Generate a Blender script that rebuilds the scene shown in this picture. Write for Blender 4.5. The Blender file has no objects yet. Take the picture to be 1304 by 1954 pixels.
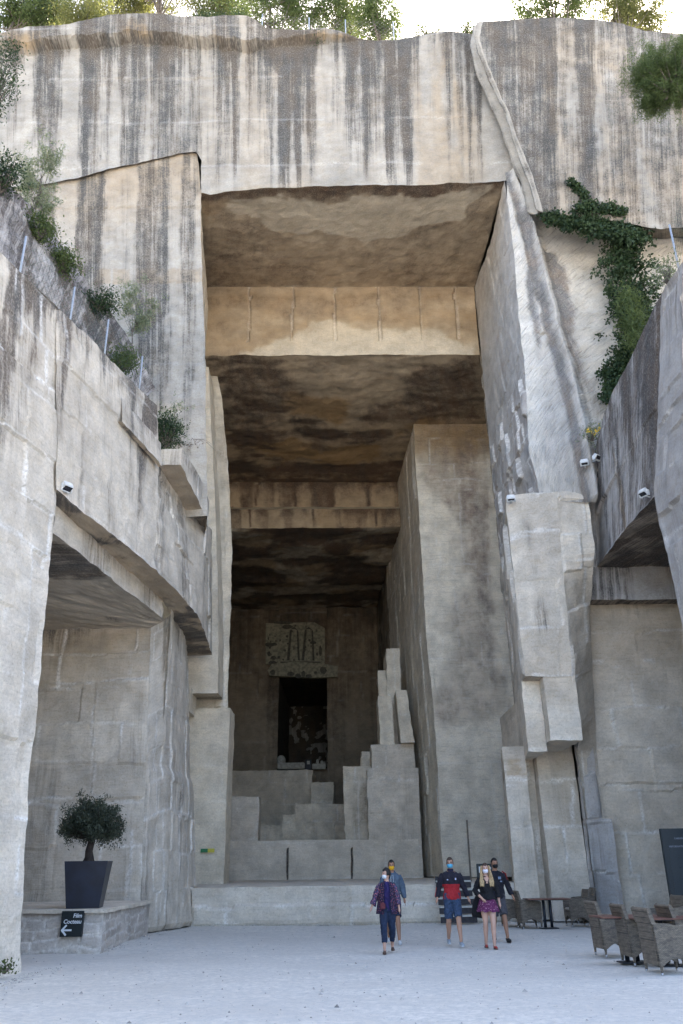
import bpy, bmesh, math, random
import numpy as np
from mathutils import Vector, Matrix, Euler

R_ = math.radians
SC = bpy.context.scene
COL = SC.collection

# ------------------------------------------------------------------ camera
F = 1577.0; CX = 652.0; CY = 977.0
CAMP = np.array([0.0, 0.0, 1.6])
CAMROT = (Matrix.Rotation(R_(90 + 23.27), 3, 'X') @ Matrix.Rotation(R_(-0.8), 3, 'Z'))
CR = np.array(CAMROT)
cd = bpy.data.cameras.new('camera'); cam = bpy.data.objects.new('camera', cd); COL.objects.link(cam)
cam.location = CAMP.tolist(); cam.rotation_euler = CAMROT.to_euler()
cd.sensor_fit = 'VERTICAL'; cd.sensor_height = 36; cd.lens = F / 1954 * 36
cd.clip_start = 0.1; cd.clip_end = 4000
SC.camera = cam

# ------------------------------------------------------------------ light
SUN_EL = 40; SUN_AZ = 22          # the sun stands behind the cliff, a little to the right
W = bpy.data.worlds.new('World'); SC.world = W; W.use_nodes = True
wn = W.node_tree.nodes; wl = W.node_tree.links
bg = wn['Background']; sky = wn.new('ShaderNodeTexSky'); sky.sky_type = 'NISHITA'; sky.sun_disc = False
sky.sun_elevation = R_(SUN_EL); sky.sun_rotation = R_(SUN_AZ); sky.air_density = 0.8; sky.dust_density = 4.0; sky.ozone_density = 0.7
wl.new(sky.outputs[0], bg.inputs[0]); bg.inputs[1].default_value = 0.15
sl = bpy.data.lights.new('sun', 'SUN'); sl.energy = 3.6; sl.angle = R_(0.5); sl.color = (1, .95, .87)
so = bpy.data.objects.new('sun', sl); COL.objects.link(so)
sd = Vector((math.sin(R_(SUN_AZ)) * math.cos(R_(SUN_EL)), math.cos(R_(SUN_AZ)) * math.cos(R_(SUN_EL)), math.sin(R_(SUN_EL))))
so.rotation_euler = sd.to_track_quat('Z', 'Y').to_euler(); so.location = (0, 0, 60)
vs = SC.view_settings; vs.view_transform = 'Standard'; vs.look = 'None'; vs.gamma = 1; vs.exposure = 2.6; vs.use_curve_mapping = False
SC.render.engine = 'CYCLES'
SC.cycles.max_bounces = 8; SC.cycles.diffuse_bounces = 6

# ------------------------------------------------------------------ pixel -> world helpers
def ray(px, py):
    d = CR @ np.array([(px - CX) / F, (CY - py) / F, -1.0]); return d
def PY(px, py, Y): d = ray(px, py); return CAMP + d * ((Y - CAMP[1]) / d[1])
def PZ(px, py, z=0.0): d = ray(px, py); return CAMP + d * ((z - CAMP[2]) / d[2])
def PX(px, py, x): d = ray(px, py); return CAMP + d * ((x - CAMP[0]) / d[0])
def PYs(pts, Y): return [PY(a, b, Y) for a, b in pts]

# ------------------------------------------------------------------ noise
def _h(ix, iy, iz, s):
    n = (ix.astype(np.int64) * 374761393 + iy.astype(np.int64) * 668265263 + iz.astype(np.int64) * 2147483647 + s * 144665) & 0xffffffff
    n = ((n ^ (n >> 13)) * 1274126177) & 0xffffffff
    n = ((n ^ (n >> 16)) * 2246822519) & 0xffffffff
    return ((n ^ (n >> 15)) & 0xffffff) / float(0xffffff)
def vn(x, y, z, s=0):
    ix, iy, iz = np.floor(x), np.floor(y), np.floor(z)
    fx, fy, fz = x - ix, y - iy, z - iz
    fx = fx * fx * (3 - 2 * fx); fy = fy * fy * (3 - 2 * fy); fz = fz * fz * (3 - 2 * fz)
    r = 0
    for a in (0, 1):
        for b in (0, 1):
            for c in (0, 1):
                w = (fx if a else 1 - fx) * (fy if b else 1 - fy) * (fz if c else 1 - fz)
                r = r + w * _h(ix + a, iy + b, iz + c, s)
    return r
def fbm(x, y, z, s=0, o=3):
    r = 0; a = 1.0; t = 0
    for i in range(o):
        r = r + a * vn(x * 2 ** i + 17.3 * i, y * 2 ** i, z * 2 ** i, s + i * 7); t += a; a *= .5
    return r / t
def sst(a, b, x):
    t = np.clip((x - a) / (b - a), 0, 1); return t * t * (3 - 2 * t)
def hsh(a, b, s): return _h(a, b, a * 0, s)
def inpoly(x, y, poly):
    r = np.zeros(x.shape, bool); n = len(poly)
    for i in range(n):
        x1, y1 = poly[i]; x2, y2 = poly[(i + 1) % n]
        c = ((y1 > y) != (y2 > y)) & (x < (x2 - x1) * (y - y1) / ((y2 - y1) or 1e-9) + x1)
        r ^= c
    return r
def sdf(x, y, poly):
    d = np.full(x.shape, 1e9); n = len(poly)
    for i in range(n):
        ax, ay = poly[i]; bx, by = poly[(i + 1) % n]
        ex, ey = bx - ax, by - ay; L = ex * ex + ey * ey + 1e-12
        t = np.clip(((x - ax) * ex + (y - ay) * ey) / L, 0, 1)
        d = np.minimum(d, np.hypot(x - ax - t * ex, y - ay - t * ey))
    return np.where(inpoly(x, y, poly), -d, d)
def region(x, y, poly, soft=.3, amp=.6, freq=.8, s=0):      # ragged stain with its own outline
    d = sdf(x, y, poly) + (fbm(x * freq, y * freq, x * 0 + 3.1, s, 6) - .5) * 2 * amp + (fbm(x * freq * 4, y * freq * 4, x * 0 + 3.1, s, 3) - .5) * amp * .7; soft = soft * .6
    return 1 - sst(-soft, soft, d)

# ------------------------------------------------------------------ object helpers
def tag(o, label=None, cat=None, group=None, kind=None):
    if label: o['label'] = label
    if cat: o['category'] = cat
    if group: o['group'] = group
    if kind: o['kind'] = kind
    return o
def empty(name, loc=(0, 0, 0), rz=0.0):
    o = bpy.data.objects.new(name, None); COL.objects.link(o); o.location = [float(c) for c in loc]; o.rotation_euler = (0, 0, rz); o.empty_display_size = .2
    return o
def link(name, me, mat=None, parent=None):
    o = bpy.data.objects.new(name, me); COL.objects.link(o)
    if mat is not None and not me.materials: me.materials.append(mat)
    if parent: o.parent = parent
    return o
def from_bm(name, bm, mat, parent=None, smooth=False):
    me = bpy.data.meshes.new(name); bmesh.ops.recalc_face_normals(bm, faces=bm.faces[:]); bm.to_mesh(me); bm.free()
    if smooth: me.polygons.foreach_set('use_smooth', [True] * len(me.polygons))
    return link(name, me, mat, parent)
def children(o): return [c for c in COL.objects if c.parent == o]
def copy_tree(o, parent=None):
    c = o.copy(); COL.objects.link(c)
    if parent: c.parent = parent
    for ch in children(o): copy_tree(ch, c)
    return c

# ------------------------------------------------------------------ materials
def mat(name):
    m = bpy.data.materials.new(name); m.use_nodes = True; return m, m.node_tree.nodes, m.node_tree.links, m.node_tree.nodes['Principled BSDF']
def node(N, t, **k):
    n = N.new(t)
    for a, b in k.items(): setattr(n, a, b)
    return n
def math_(N, L, op, a, b=None, clamp=False):
    n = N.new('ShaderNodeMath'); n.operation = op; n.use_clamp = clamp
    for i, v in enumerate((a, b)):
        if v is None: continue
        if isinstance(v, (int, float)): n.inputs[i].default_value = v
        else: L.new(v, n.inputs[i])
    return n.outputs[0]
def mix_(N, L, f, a, b, mode='MIX'):
    n = N.new('ShaderNodeMix'); n.data_type = 'RGBA'; n.blend_type = mode
    for i, v in ((0, f), (6, a), (7, b)):
        if isinstance(v, (int, float)): n.inputs[i].default_value = v
        elif isinstance(v, tuple): n.inputs[i].default_value = (*v, 1)
        else: L.new(v, n.inputs[i])
    return n.outputs[2]
def noise_(N, L, vec, sc, det=4, sx=1, sy=1, sz=1, rough=.55):
    mp = N.new('ShaderNodeMapping'); mp.inputs['Scale'].default_value = (sx, sy, sz); L.new(vec, mp.inputs[0])
    n = N.new('ShaderNodeTexNoise'); n.inputs['Scale'].default_value = sc; n.inputs['Detail'].default_value = det; n.inputs['Roughness'].default_value = rough
    L.new(mp.outputs[0], n.inputs['Vector']); return n.outputs['Fac']
def rng_(N, L, v, a, b, c=0, d=1):
    n = N.new('ShaderNodeMapRange'); L.new(v, n.inputs[0]); n.interpolation_type = 'SMOOTHSTEP'
    for i, k in enumerate((a, b, c, d)): n.inputs[i + 1].default_value = k
    return n.outputs[0]

def stone(name, light=(.70, .63, .525), mid=(.50, .445, .37), dark=(.11, .105, .10), ochre=(.34, .235, .125), chalk=(.80, .78, .74),
          tool=.5, streak=.8, speck=.5, bump=.5):
    m, N, L, B = mat(name)
    at = node(N, 'ShaderNodeAttribute', attribute_name='st'); sp = N.new('ShaderNodeSeparateColor'); L.new(at.outputs['Color'], sp.inputs[0])
    r, g, b, a = sp.outputs[0], sp.outputs[1], sp.outputs[2], at.outputs['Alpha']
    uv = node(N, 'ShaderNodeUVMap', uv_map='uv').outputs[0]
    n1 = noise_(N, L, uv, .35, 5); n2 = noise_(N, L, uv, 1, 6, 5.5, .22, 1, .65); n3 = noise_(N, L, uv, 13, 5, 1, 1, 1, .7)
    n4 = noise_(N, L, uv, 1, 4, 1.3, 11, 1, .6); n5 = noise_(N, L, uv, 1, 3, 22, .9, 1)
    pit = noise_(N, L, uv, 34, 2, 1, .6)
    t = math_(N, L, 'ADD', a, math_(N, L, 'MULTIPLY', math_(N, L, 'SUBTRACT', n1, .5), 1.1))
    t = math_(N, L, 'ADD', t, math_(N, L, 'MULTIPLY', math_(N, L, 'SUBTRACT', n4, .5), .35 * tool), True)
    c = mix_(N, L, t, light, mid)
    # ochre patches
    gm = math_(N, L, 'ADD', g, math_(N, L, 'MULTIPLY', math_(N, L, 'SUBTRACT', n3, .5), math_(N, L, 'MULTIPLY', g, 1.0)), True)
    c = mix_(N, L, gm, c, ochre)
    # dark run-off, broken up by vertical threads, pale flecks and lichen speckle
    k = math_(N, L, 'ADD', math_(N, L, 'MULTIPLY', math_(N, L, 'SUBTRACT', n2, .5), streak * 1.7), math_(N, L, 'MULTIPLY', math_(N, L, 'SUBTRACT', n3, .5), speck * 1.9))
    k = math_(N, L, 'ADD', k, math_(N, L, 'MULTIPLY', math_(N, L, 'SUBTRACT', n5, .5), streak * .7))
    n6 = noise_(N, L, uv, 1, 5, 11, .09, 1, .6)
    k = math_(N, L, 'ADD', k, math_(N, L, 'MULTIPLY', math_(N, L, 'SUBTRACT', n6, .5), streak * .8))
    k = math_(N, L, 'ADD', k, math_(N, L, 'MULTIPLY', math_(N, L, 'SUBTRACT', noise_(N, L, uv, 2.1, 6, 1, .8, 1, .65), .5), .9))
    k = math_(N, L, 'MULTIPLY', k, rng_(N, L, r, 0, .35))
    dm = rng_(N, L, math_(N, L, 'ADD', r, k, True), .0, .86)
    fleck = noise_(N, L, uv, 24, 4, 1, .55, 1, .75)
    dm = math_(N, L, 'MULTIPLY', dm, rng_(N, L, fleck, .46, .68, 1.0, .45 + .25 * (1 - speck)))
    warm = noise_(N, L, uv, .9, 4, 1.6, .35)
    dk = mix_(N, L, rng_(N, L, warm, .38, .62), dark, tuple(q * w for q, w in zip(dark, (1.35, 1.15, .98))))
    c = mix_(N, L, dm, c, dk)
    cm = math_(N, L, 'MULTIPLY', b, rng_(N, L, n3, .30, .58), True)
    c = mix_(N, L, cm, c, chalk)
    # mottling of the raw stone: tan clouds, grey clouds, fine pits and saw lines
    tan = noise_(N, L, uv, 2.3, 6, 1, 1.5, 1, .7)
    c = mix_(N, L, rng_(N, L, tan, .38, .72, 0, .55), c, mix_(N, L, 1.0, c, (.90, .85, .76), 'MULTIPLY'))
    c = mix_(N, L, 1.0, c, mix_(N, L, rng_(N, L, n4, .3, .5), (1 - .18 * tool,) * 3, (1.0, 1.0, 1.0)), 'MULTIPLY')
    c = mix_(N, L, 1.0, c, mix_(N, L, rng_(N, L, pit, .28, .42), (.72, .70, .67), (1, 1, 1)), 'MULTIPLY')
    hs = N.new('ShaderNodeHueSaturation'); L.new(c, hs.inputs['Color'])
    L.new(math_(N, L, 'MULTIPLY', rng_(N, L, n3, .25, .75, .87, 1.11), rng_(N, L, noise_(N, L, uv, 1.1, 5, 1, 1, 1, .6), .3, .7, .84, 1.12)), hs.inputs['Value'])
    L.new(hs.outputs[0], B.inputs['Base Color']); B.inputs['Roughness'].default_value = .93
    B.inputs['Specular IOR Level'].default_value = .2
    h = math_(N, L, 'ADD', math_(N, L, 'MULTIPLY', n4, tool), math_(N, L, 'MULTIPLY', n3, .22))
    h = math_(N, L, 'ADD', h, math_(N, L, 'MULTIPLY', noise_(N, L, uv, 2.8, 6, 1, 1.4, 1, .6), .8))
    h = math_(N, L, 'ADD', h, math_(N, L, 'MULTIPLY', pit, .12))
    bp = N.new('ShaderNodeBump'); bp.inputs['Strength'].default_value = bump; bp.inputs['Distance'].default_value = .045
    L.new(h, bp.inputs['Height']); L.new(bp.outputs[0], B.inputs['Normal'])
    return m

ST = stone('stone', tool=.6)
ST_FAC = stone('stained_cliff_stone', light=(.42, .385, .33), mid=(.28, .26, .225), dark=(.078, .076, .072), tool=.35, streak=.9, speck=.7, bump=.6)
ST_CEIL = stone('ceiling_stone', light=(.64, .55, .42), mid=(.44, .365, .26), dark=(.085, .062, .048), ochre=(.36, .23, .11), tool=.4, streak=.08, speck=.35)
ST_IN = stone('chamber_stone', light=(.78, .70, .56), mid=(.60, .53, .42), dark=(.09, .075, .06), ochre=(.34, .235, .13), tool=.5, streak=.3)
ST_PIL = stone('inner_pillar_stone', light=(.80, .73, .60), mid=(.64, .58, .475), dark=(.15, .115, .11), ochre=(.34, .24, .13), tool=1.0, streak=.05, speck=.25)
ST_HALL = stone('shaded_hall_stone', light=(.36, .31, .235), mid=(.25, .21, .155), dark=(.06, .05, .04), ochre=(.24, .16, .09), tool=.8, streak=.3)  # darker copy of the chamber stone, the hall's shade put into its colour
ST_GREY = stone('grey_weathered_stone', light=(.50, .475, .45), mid=(.35, .33, .31), dark=(.075, .07, .068), tool=.35, streak=1.1, speck=.5)
ST_DIAG = stone('raked_stone', light=(.66, .62, .55), mid=(.48, .45, .41), dark=(.19, .185, .18), tool=1.8, streak=.4, bump=1.0)

def plain(name, col, rough=.7, var=.15, sc=30, spec=.3, metal=0, bump=0.0):
    m, N, L, B = mat(name)
    tc = N.new('ShaderNodeTexCoord'); n = noise_(N, L, tc.outputs['Object'], sc, 3)
    lo = tuple(c * (1 - var) for c in col); hi = tuple(min(1, c * (1 + var)) for c in col)
    L.new(mix_(N, L, rng_(N, L, n, .3, .7), lo, hi), B.inputs['Base Color'])
    B.inputs['Roughness'].default_value = rough; B.inputs['Specular IOR Level'].default_value = spec; B.inputs['Metallic'].default_value = metal
    if bump:
        bp = N.new('ShaderNodeBump'); bp.inputs['Strength'].default_value = bump; bp.inputs['Distance'].default_value = .01
        L.new(n, bp.inputs['Height']); L.new(bp.outputs[0], B.inputs['Normal'])
    return m
def leafmat(name, a, b, tr=.35):
    m, N, L, B = mat(name)
    tc = N.new('ShaderNodeTexCoord'); n = noise_(N, L, tc.outputs['Object'], 1.7, 4)
    n2 = noise_(N, L, tc.outputs['Object'], 14, 2)
    c = mix_(N, L, rng_(N, L, math_(N, L, 'ADD', math_(N, L, 'MULTIPLY', n, .6), math_(N, L, 'MULTIPLY', n2, .4)), .35, .65), a, b)
    L.new(c, B.inputs['Base Color']); B.inputs['Roughness'].default_value = .6; B.inputs['Specular IOR Level'].default_value = .3
    T = N.new('ShaderNodeBsdfTranslucent'); L.new(mix_(N, L, .5, c, (min(1, b[0] * 2.2), min(1, b[1] * 2.0), b[2])), T.inputs[0])
    mx = N.new('ShaderNodeMixShader'); mx.inputs[0].default_value = tr; L.new(B.outputs[0], mx.inputs[1]); L.new(T.outputs[0], mx.inputs[2])
    L.new(mx.outputs[0], N['Material Output'].inputs[0]); return m

# ------------------------------------------------------------------ rock surfaces
def poly_resample(pts, n):
    p = np.array(pts, float); d = np.r_[0, np.cumsum(np.linalg.norm(np.diff(p, axis=0), axis=1))]
    t = np.linspace(0, d[-1], n); return np.stack([np.interp(t, d, p[:, k]) for k in range(3)], 1)
def plen(pts): p = np.array(pts, float); return np.linalg.norm(np.diff(p, axis=0), axis=1).sum()
def wob(P, amp=.05):
    x, y, z = P[:, 0], P[:, 1], P[:, 2]; o = np.zeros_like(P)
    for k in range(3):
        o[:, k] = (fbm(x * .45 + 9 * k, y * .45, z * .45, 50 + k, 2) - .5) * 1.1 * amp + (fbm(x * 2.6 + 5 * k, y * 2.6, z * 2.6, 80 + k, 3) - .5) * amp * 1.7
    return o
class Rock:
    """collects several surface sheets into one mesh; every sheet is given left-right, bottom-top as seen from outside"""
    def __init__(s): s.V = []; s.Fc = []; s.UV = []; s.ST = []; s.n = 0
    def sheet(s, top, bottom, left=None, right=None, res=.12, fn=None, amp=.05, rot=0, maxn=420, open_='', uvf=None):
        top = [np.array(p, float) for p in top]; bottom = [np.array(p, float) for p in bottom]
        left = left or [bottom[0], top[0]]; right = right or [bottom[-1], top[-1]]
        U = max(plen(top), plen(bottom)); Vv = max(plen(left), plen(right))
        nu = int(min(maxn, max(2, round(U / res) + 1))); nv = int(min(maxn, max(2, round(Vv / res) + 1)))
        T = poly_resample(top, nu); Bm = poly_resample(bottom, nu); Lf = poly_resample(left, nv); Rt = poly_resample(right, nv)
        u = np.linspace(0, 1, nu)[None, :, None]; v = np.linspace(0, 1, nv)[:, None, None]
        S = (1 - v) * Bm[None] + v * T[None] + (1 - u) * Lf[:, None] + u * Rt[:, None] \
            - ((1 - u) * (1 - v) * Bm[0] + u * (1 - v) * Bm[-1] + (1 - u) * v * T[0] + u * v * T[-1])
        du = np.gradient(S, axis=1); dv = np.gradient(S, axis=0); nn = np.cross(du, dv); nn /= np.linalg.norm(nn, axis=2, keepdims=True) + 1e-12
        P = S.reshape(-1, 3); nn = nn.reshape(-1, 3)
        uu = np.broadcast_to(np.linspace(0, U, nu)[None], (nv, nu)).ravel(); vv = np.broadcast_to(np.linspace(0, Vv, nv)[:, None], (nv, nu)).ravel()
        st, dz = (fn or plainst())(P, uu, vv, U, Vv)
        ed = np.minimum(np.minimum(uu + 9 * ('l' in open_), U - uu + 9 * ('r' in open_)), np.minimum(vv, Vv - vv)); dz = dz * np.clip(ed / .12, 0, 1)
        P = P + nn * dz[:, None] + wob(P, amp)
        off = hash((round(float(U), 2), round(float(Vv), 2))) % 37
        c, sn = math.cos(rot), math.sin(rot)
        s.V.append(P); s.ST.append(st); s.UV.append(uvf(P) if uvf else np.stack([uu * c - vv * sn + off, uu * sn + vv * c + off], 1))
        i = (np.arange(nv - 1)[:, None] * nu + np.arange(nu - 1)[None]).ravel() + s.n
        s.Fc.append(np.stack([i, i + 1, i + 1 + nu, i + nu], 1)); s.n += len(P)
        return s
    def box(s, x0, x1, y0, y1, z0, z1, res=.15, fn=None, amp=.04, faces='flrtb', tf=None):
        """f front(-y) l(-x) r(+x) t(op) b(ottom) k(back)"""
        g = tf or (lambda x, y, z: np.array([x, y, z], float))
        A, B_, C, D = g(x0, y0, z0), g(x1, y0, z0), g(x1, y1, z0), g(x0, y1, z0)
        E, F_, G, H = g(x0, y0, z1), g(x1, y0, z1), g(x1, y1, z1), g(x0, y1, z1)
        q = {'f': (E, F_, A, B_), 'r': (F_, G, B_, C), 'l': (H, E, D, A), 't': (H, G, E, F_), 'b': (A, B_, D, C), 'k': (G, H, C, D)}
        for k in faces:
            a, b, c, d = q[k]; s.sheet([a, b], [c, d], res=res, fn=fn, amp=amp)
        return s
    def build(s, name, m, parent=None):
        V = np.concatenate(s.V); Fc = np.concatenate(s.Fc); UV = np.concatenate(s.UV); STt = np.concatenate(s.ST)
        me = bpy.data.meshes.new(name); me.vertices.add(len(V)); me.vertices.foreach_set('co', V.astype(np.float32).ravel())
        me.loops.add(len(Fc) * 4); me.loops.foreach_set('vertex_index', Fc.astype(np.int32).ravel())
        me.polygons.add(len(Fc)); me.polygons.foreach_set('loop_start', (np.arange(len(Fc)) * 4).astype(np.int32)); me.polygons.foreach_set('loop_total', np.full(len(Fc), 4, np.int32))
        me.update(calc_edges=True)
        ul = me.uv_layers.new(name='uv'); ul.data.foreach_set('uv', UV[Fc.ravel()].astype(np.float32).ravel())
        a = me.attributes.new('st', 'FLOAT_COLOR', 'POINT'); a.data.foreach_set('color', np.clip(STt, 0, 1).astype(np.float32).ravel())
        me.polygons.foreach_set('use_smooth', [False] * len(Fc))
        return link(name, me, m, parent)

def plainst(dark=0., och=0., tone=.4):
    def f(P, u, v, U, V):
        st = np.zeros((len(P), 4)); st[:, 0] = dark; st[:, 1] = och; st[:, 3] = tone; return st, np.zeros(len(P))
    return f
def blocks(u, v, rowh, colw, seed, warp=.06):
    vv = v + (fbm(u * .8, v * .8, u * 0, seed, 2) - .5) * warp * 4
    uu = u + (fbm(u * .8, v * .8, u * 0 + 5, seed + 1, 2) - .5) * warp * 4
    r = np.floor(vv / rowh); fr = vv / rowh - r
    cw = colw * (.6 + .8 * hsh(r, r * 0 + 1, seed)); x = uu / cw + hsh(r, r * 0 + 2, seed) * 7; c = np.floor(x); fc = x - c
    e = np.minimum(np.minimum(fr, 1 - fr) * rowh, np.minimum(fc, 1 - fc) * cw)
    ev = np.minimum(fc, 1 - fc) * cw; eh = np.minimum(fr, 1 - fr) * rowh
    return hsh(r, c, seed + 3), hsh(r, c, seed + 4), hsh(r, c, seed + 9), ev, eh
def wall(seed=1, rowh=.75, colw=1.4, off=.05, chalk=.7, tone=.35, tv=.5, dark=.2, topd=.5, topl=4, och=0., freq=1.0, extra=None, botd=0., broken=.5, lean=0):
    """quarried wall: blocks of unequal tone and depth, chalky broken joints, run-off from the top"""
    def f(P, u, v, U, V):
        st = np.zeros((len(P), 4)); uv_ = u + lean * v
        a, b, c, ev, eh = blocks(uv_, v, rowh, colw, seed)
        big, b2, _, ev2, eh2 = blocks(uv_, v, rowh * 3.1, colw * 2.7, seed + 20)
        dz = (a - .5) * 2 * off * (c > .4) + (big - .5) * 1.6 * off
        st[:, 3] = tone + (b - .5) * tv * .55 + (b2 - .5) * tv * .7 + (fbm(u * .5, v * .5, u * 0, seed + 5, 3) - .5) * tv
        br = sst(.42, .56, fbm(u * .7, v * .7, u * 0 + 1, seed + 6, 3) + (broken - .5) * .5)
        st[:, 2] = chalk * br * np.maximum(1 - sst(.015, .065, ev), .75 * (1 - sst(.01, .05, eh))) * sst(.30, .52, fbm(u * .9, v * .9, u * 0 + 4, seed + 8, 3) + .12 * (c - .5)) * (c > .15)
        st[:, 2] = np.maximum(st[:, 2], chalk * (1 - sst(.02, .08, np.minimum(ev2, eh2))) * .8 * (fbm(u, v, u * 0, seed + 7, 2) > .42))
        s1 = fbm(uv_ * 1.1 * freq, v * .05, u * 0, seed + 11, 4)
        drip = (1 - sst(0, topl, (V - v) + (s1 - .5) * topl * 1.4))
        st[:, 0] = dark * sst(.48, .72, s1) * 1.3 + topd * drip * (.55 + .9 * (s1 - .3)) + botd * (1 - sst(0, .9, v))
        blot = fbm(u * .28, v * .28, u * 0 + 2, seed + 13, 4)
        st[:, 0] += dark * .8 * sst(.52, .7, blot)
        st[:, 1] = och * sst(.45, .62, fbm(u * .4, v * .6, u * 0 + 8, seed + 15, 3))
        if extra: dz = extra(P, u, v, U, V, st, dz)
        return st, dz
    return f

# ================================================================== GROUND
m, N, L, B = mat('gravel')
tc = N.new('ShaderNodeTexCoord').outputs['Object']
g1 = noise_(N, L, tc, .25, 5); g2 = noise_(N, L, tc, 9, 6, rough=.75); g3 = noise_(N, L, tc, 55, 3); g4 = noise_(N, L, tc, 1.3, 4, 1, 2.2, 1)
gc = mix_(N, L, rng_(N, L, math_(N, L, 'ADD', math_(N, L, 'MULTIPLY', g1, .6), math_(N, L, 'MULTIPLY', g4, .4)), .38, .62), (.62, .585, .52), (.76, .72, .64))
gc = mix_(N, L, rng_(N, L, g2, .35, .7), (.53, .52, .48), gc)
gc = mix_(N, L, math_(N, L, 'MULTIPLY', rng_(N, L, g3, .62, .72), .7), gc, (.72, .70, .67))
gc = mix_(N, L, math_(N, L, 'MULTIPLY', rng_(N, L, noise_(N, L, tc, 23, 3), .66, .72), .75), gc, (.19, .18, .17))
L.new(gc, B.inputs['Base Color']); B.inputs['Roughness'].default_value = .95; B.inputs['Specular IOR Level'].default_value = .15
bp = N.new('ShaderNodeBump'); bp.inputs['Strength'].default_value = .6; bp.inputs['Distance'].default_value = .04
L.new(math_(N, L, 'ADD', math_(N, L, 'MULTIPLY', g2, .7), math_(N, L, 'MULTIPLY', g3, .3)), bp.inputs['Height']); L.new(bp.outputs[0], B.inputs['Normal'])
xs = np.unique(np.r_[np.linspace(-900, -16, 10), np.linspace(-15, 15, 121), np.linspace(16, 900, 10)])
ys = np.unique(np.r_[np.linspace(-900, -6, 10), np.linspace(-5, 70, 301), np.linspace(72, 900, 10)])
X_, Y_ = np.meshgrid(xs, ys); Zg = (fbm(X_ * .35, Y_ * .35, X_ * 0, 3, 3) - .5) * .09 + (fbm(X_ * 1.6, Y_ * 1.6, X_ * 0, 4, 3) - .5) * .05
Zg -= .03
# gravel drifts up against the feet of the walls
me = bpy.data.meshes.new('ground'); nx, ny = len(xs), len(ys)
ii = (np.arange(ny - 1)[:, None] * nx + np.arange(nx - 1)[None]).ravel()
me.from_pydata(np.stack([X_.ravel(), Y_.ravel(), Zg.ravel()], 1).tolist(), [], np.stack([ii, ii + 1, ii + 1 + nx, ii + nx], 1).tolist())
me.polygons.foreach_set('use_smooth', [True] * len(me.polygons))
tag(link('ground', me, m), kind='structure')

# ================================================================== CLIFF (facade, porch ceilings, roof mass)
YF = 26.0                 # facade plane
YB1, YB2, YE = 34.0, 48.2, 65.0
ZL = 27.4; ZC2 = 24.5; ZC3 = 21.1
def xr(px, py, Y): return PY(px, py, Y)[0]
def prof(table, seed=0):
    """intensity profile over x, given as (photo column, value)"""
    a = np.array(table, float); return a[:, 0], a[:, 1]
# dark run-off bands across the facade, (column at row 200, darkness)
FD = [(-300, .4), (-100, .5), (0, .25), (20, .12), (60, .12), (72, .3), (80, .72), (118, .80), (126, .15), (132, .02), (160, .02), (167, .7), (205, .78), (213, .4), (220, .12), (230, .12), (238, .6), (268, .65), (274, .38),
      (300, .48), (305, .66), (338, .62), (346, .4), (380, .42), (390, .25), (402, .28), (412, .58), (455, .62), (462, .45), (465, -.25), (471, -.25), (475, .5), (520, .48), (530, .55), (538, .92), (570, .95), (577, .4), (584, .75), (600, .7),
      (607, .42), (612, .18), (640, .3), (652, .38), (680, .75), (703, .72), (712, .55), (735, .6), (743, .85), (748, .55), (760, .5), (765, .9), (783, .85), (792, .22), (800, .16), (850, .2), (858, .62), (880, .6), (886, .12), (893, .65), (912, .7), (918, .12), (960, .10), (980, .25), (1010, .3), (1100, .25), (1300, .3)]
FO = [(-300, 0), (300, 0), (535, .25), (575, .3), (600, .1), (780, .05), (800, .35), (880, .5), (890, .4), (918, .2), (960, .15), (1300, .1)]
fdx, fdv = prof(FD); fox, fov = prof(FO)
fdX = np.array([xr(c, 200, YF) for c in fdx]); foX = np.array([xr(c, 200, YF) for c in fox])
lip = np.array([PY(a, b, YF) for a, b in [(-400, 120), (0, 95), (35, 103), (62, 106), (100, 92), (170, 92), (270, 84), (340, 90), (420, 93), (450, 92), (468, 103), (500, 97), (560, 86), (640, 83), (700, 76), (760, 60), (1000, 20)]])
def fan(x, z, Y, k): return x * ((Y * .9186 + 29 * .395) / (Y * .9186 + (z - 1.6) * .395)) ** k
def planar(Y, k): return lambda P: np.stack([fan(P[:, 0], P[:, 2], Y, k), P[:, 2]], 1)
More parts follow.
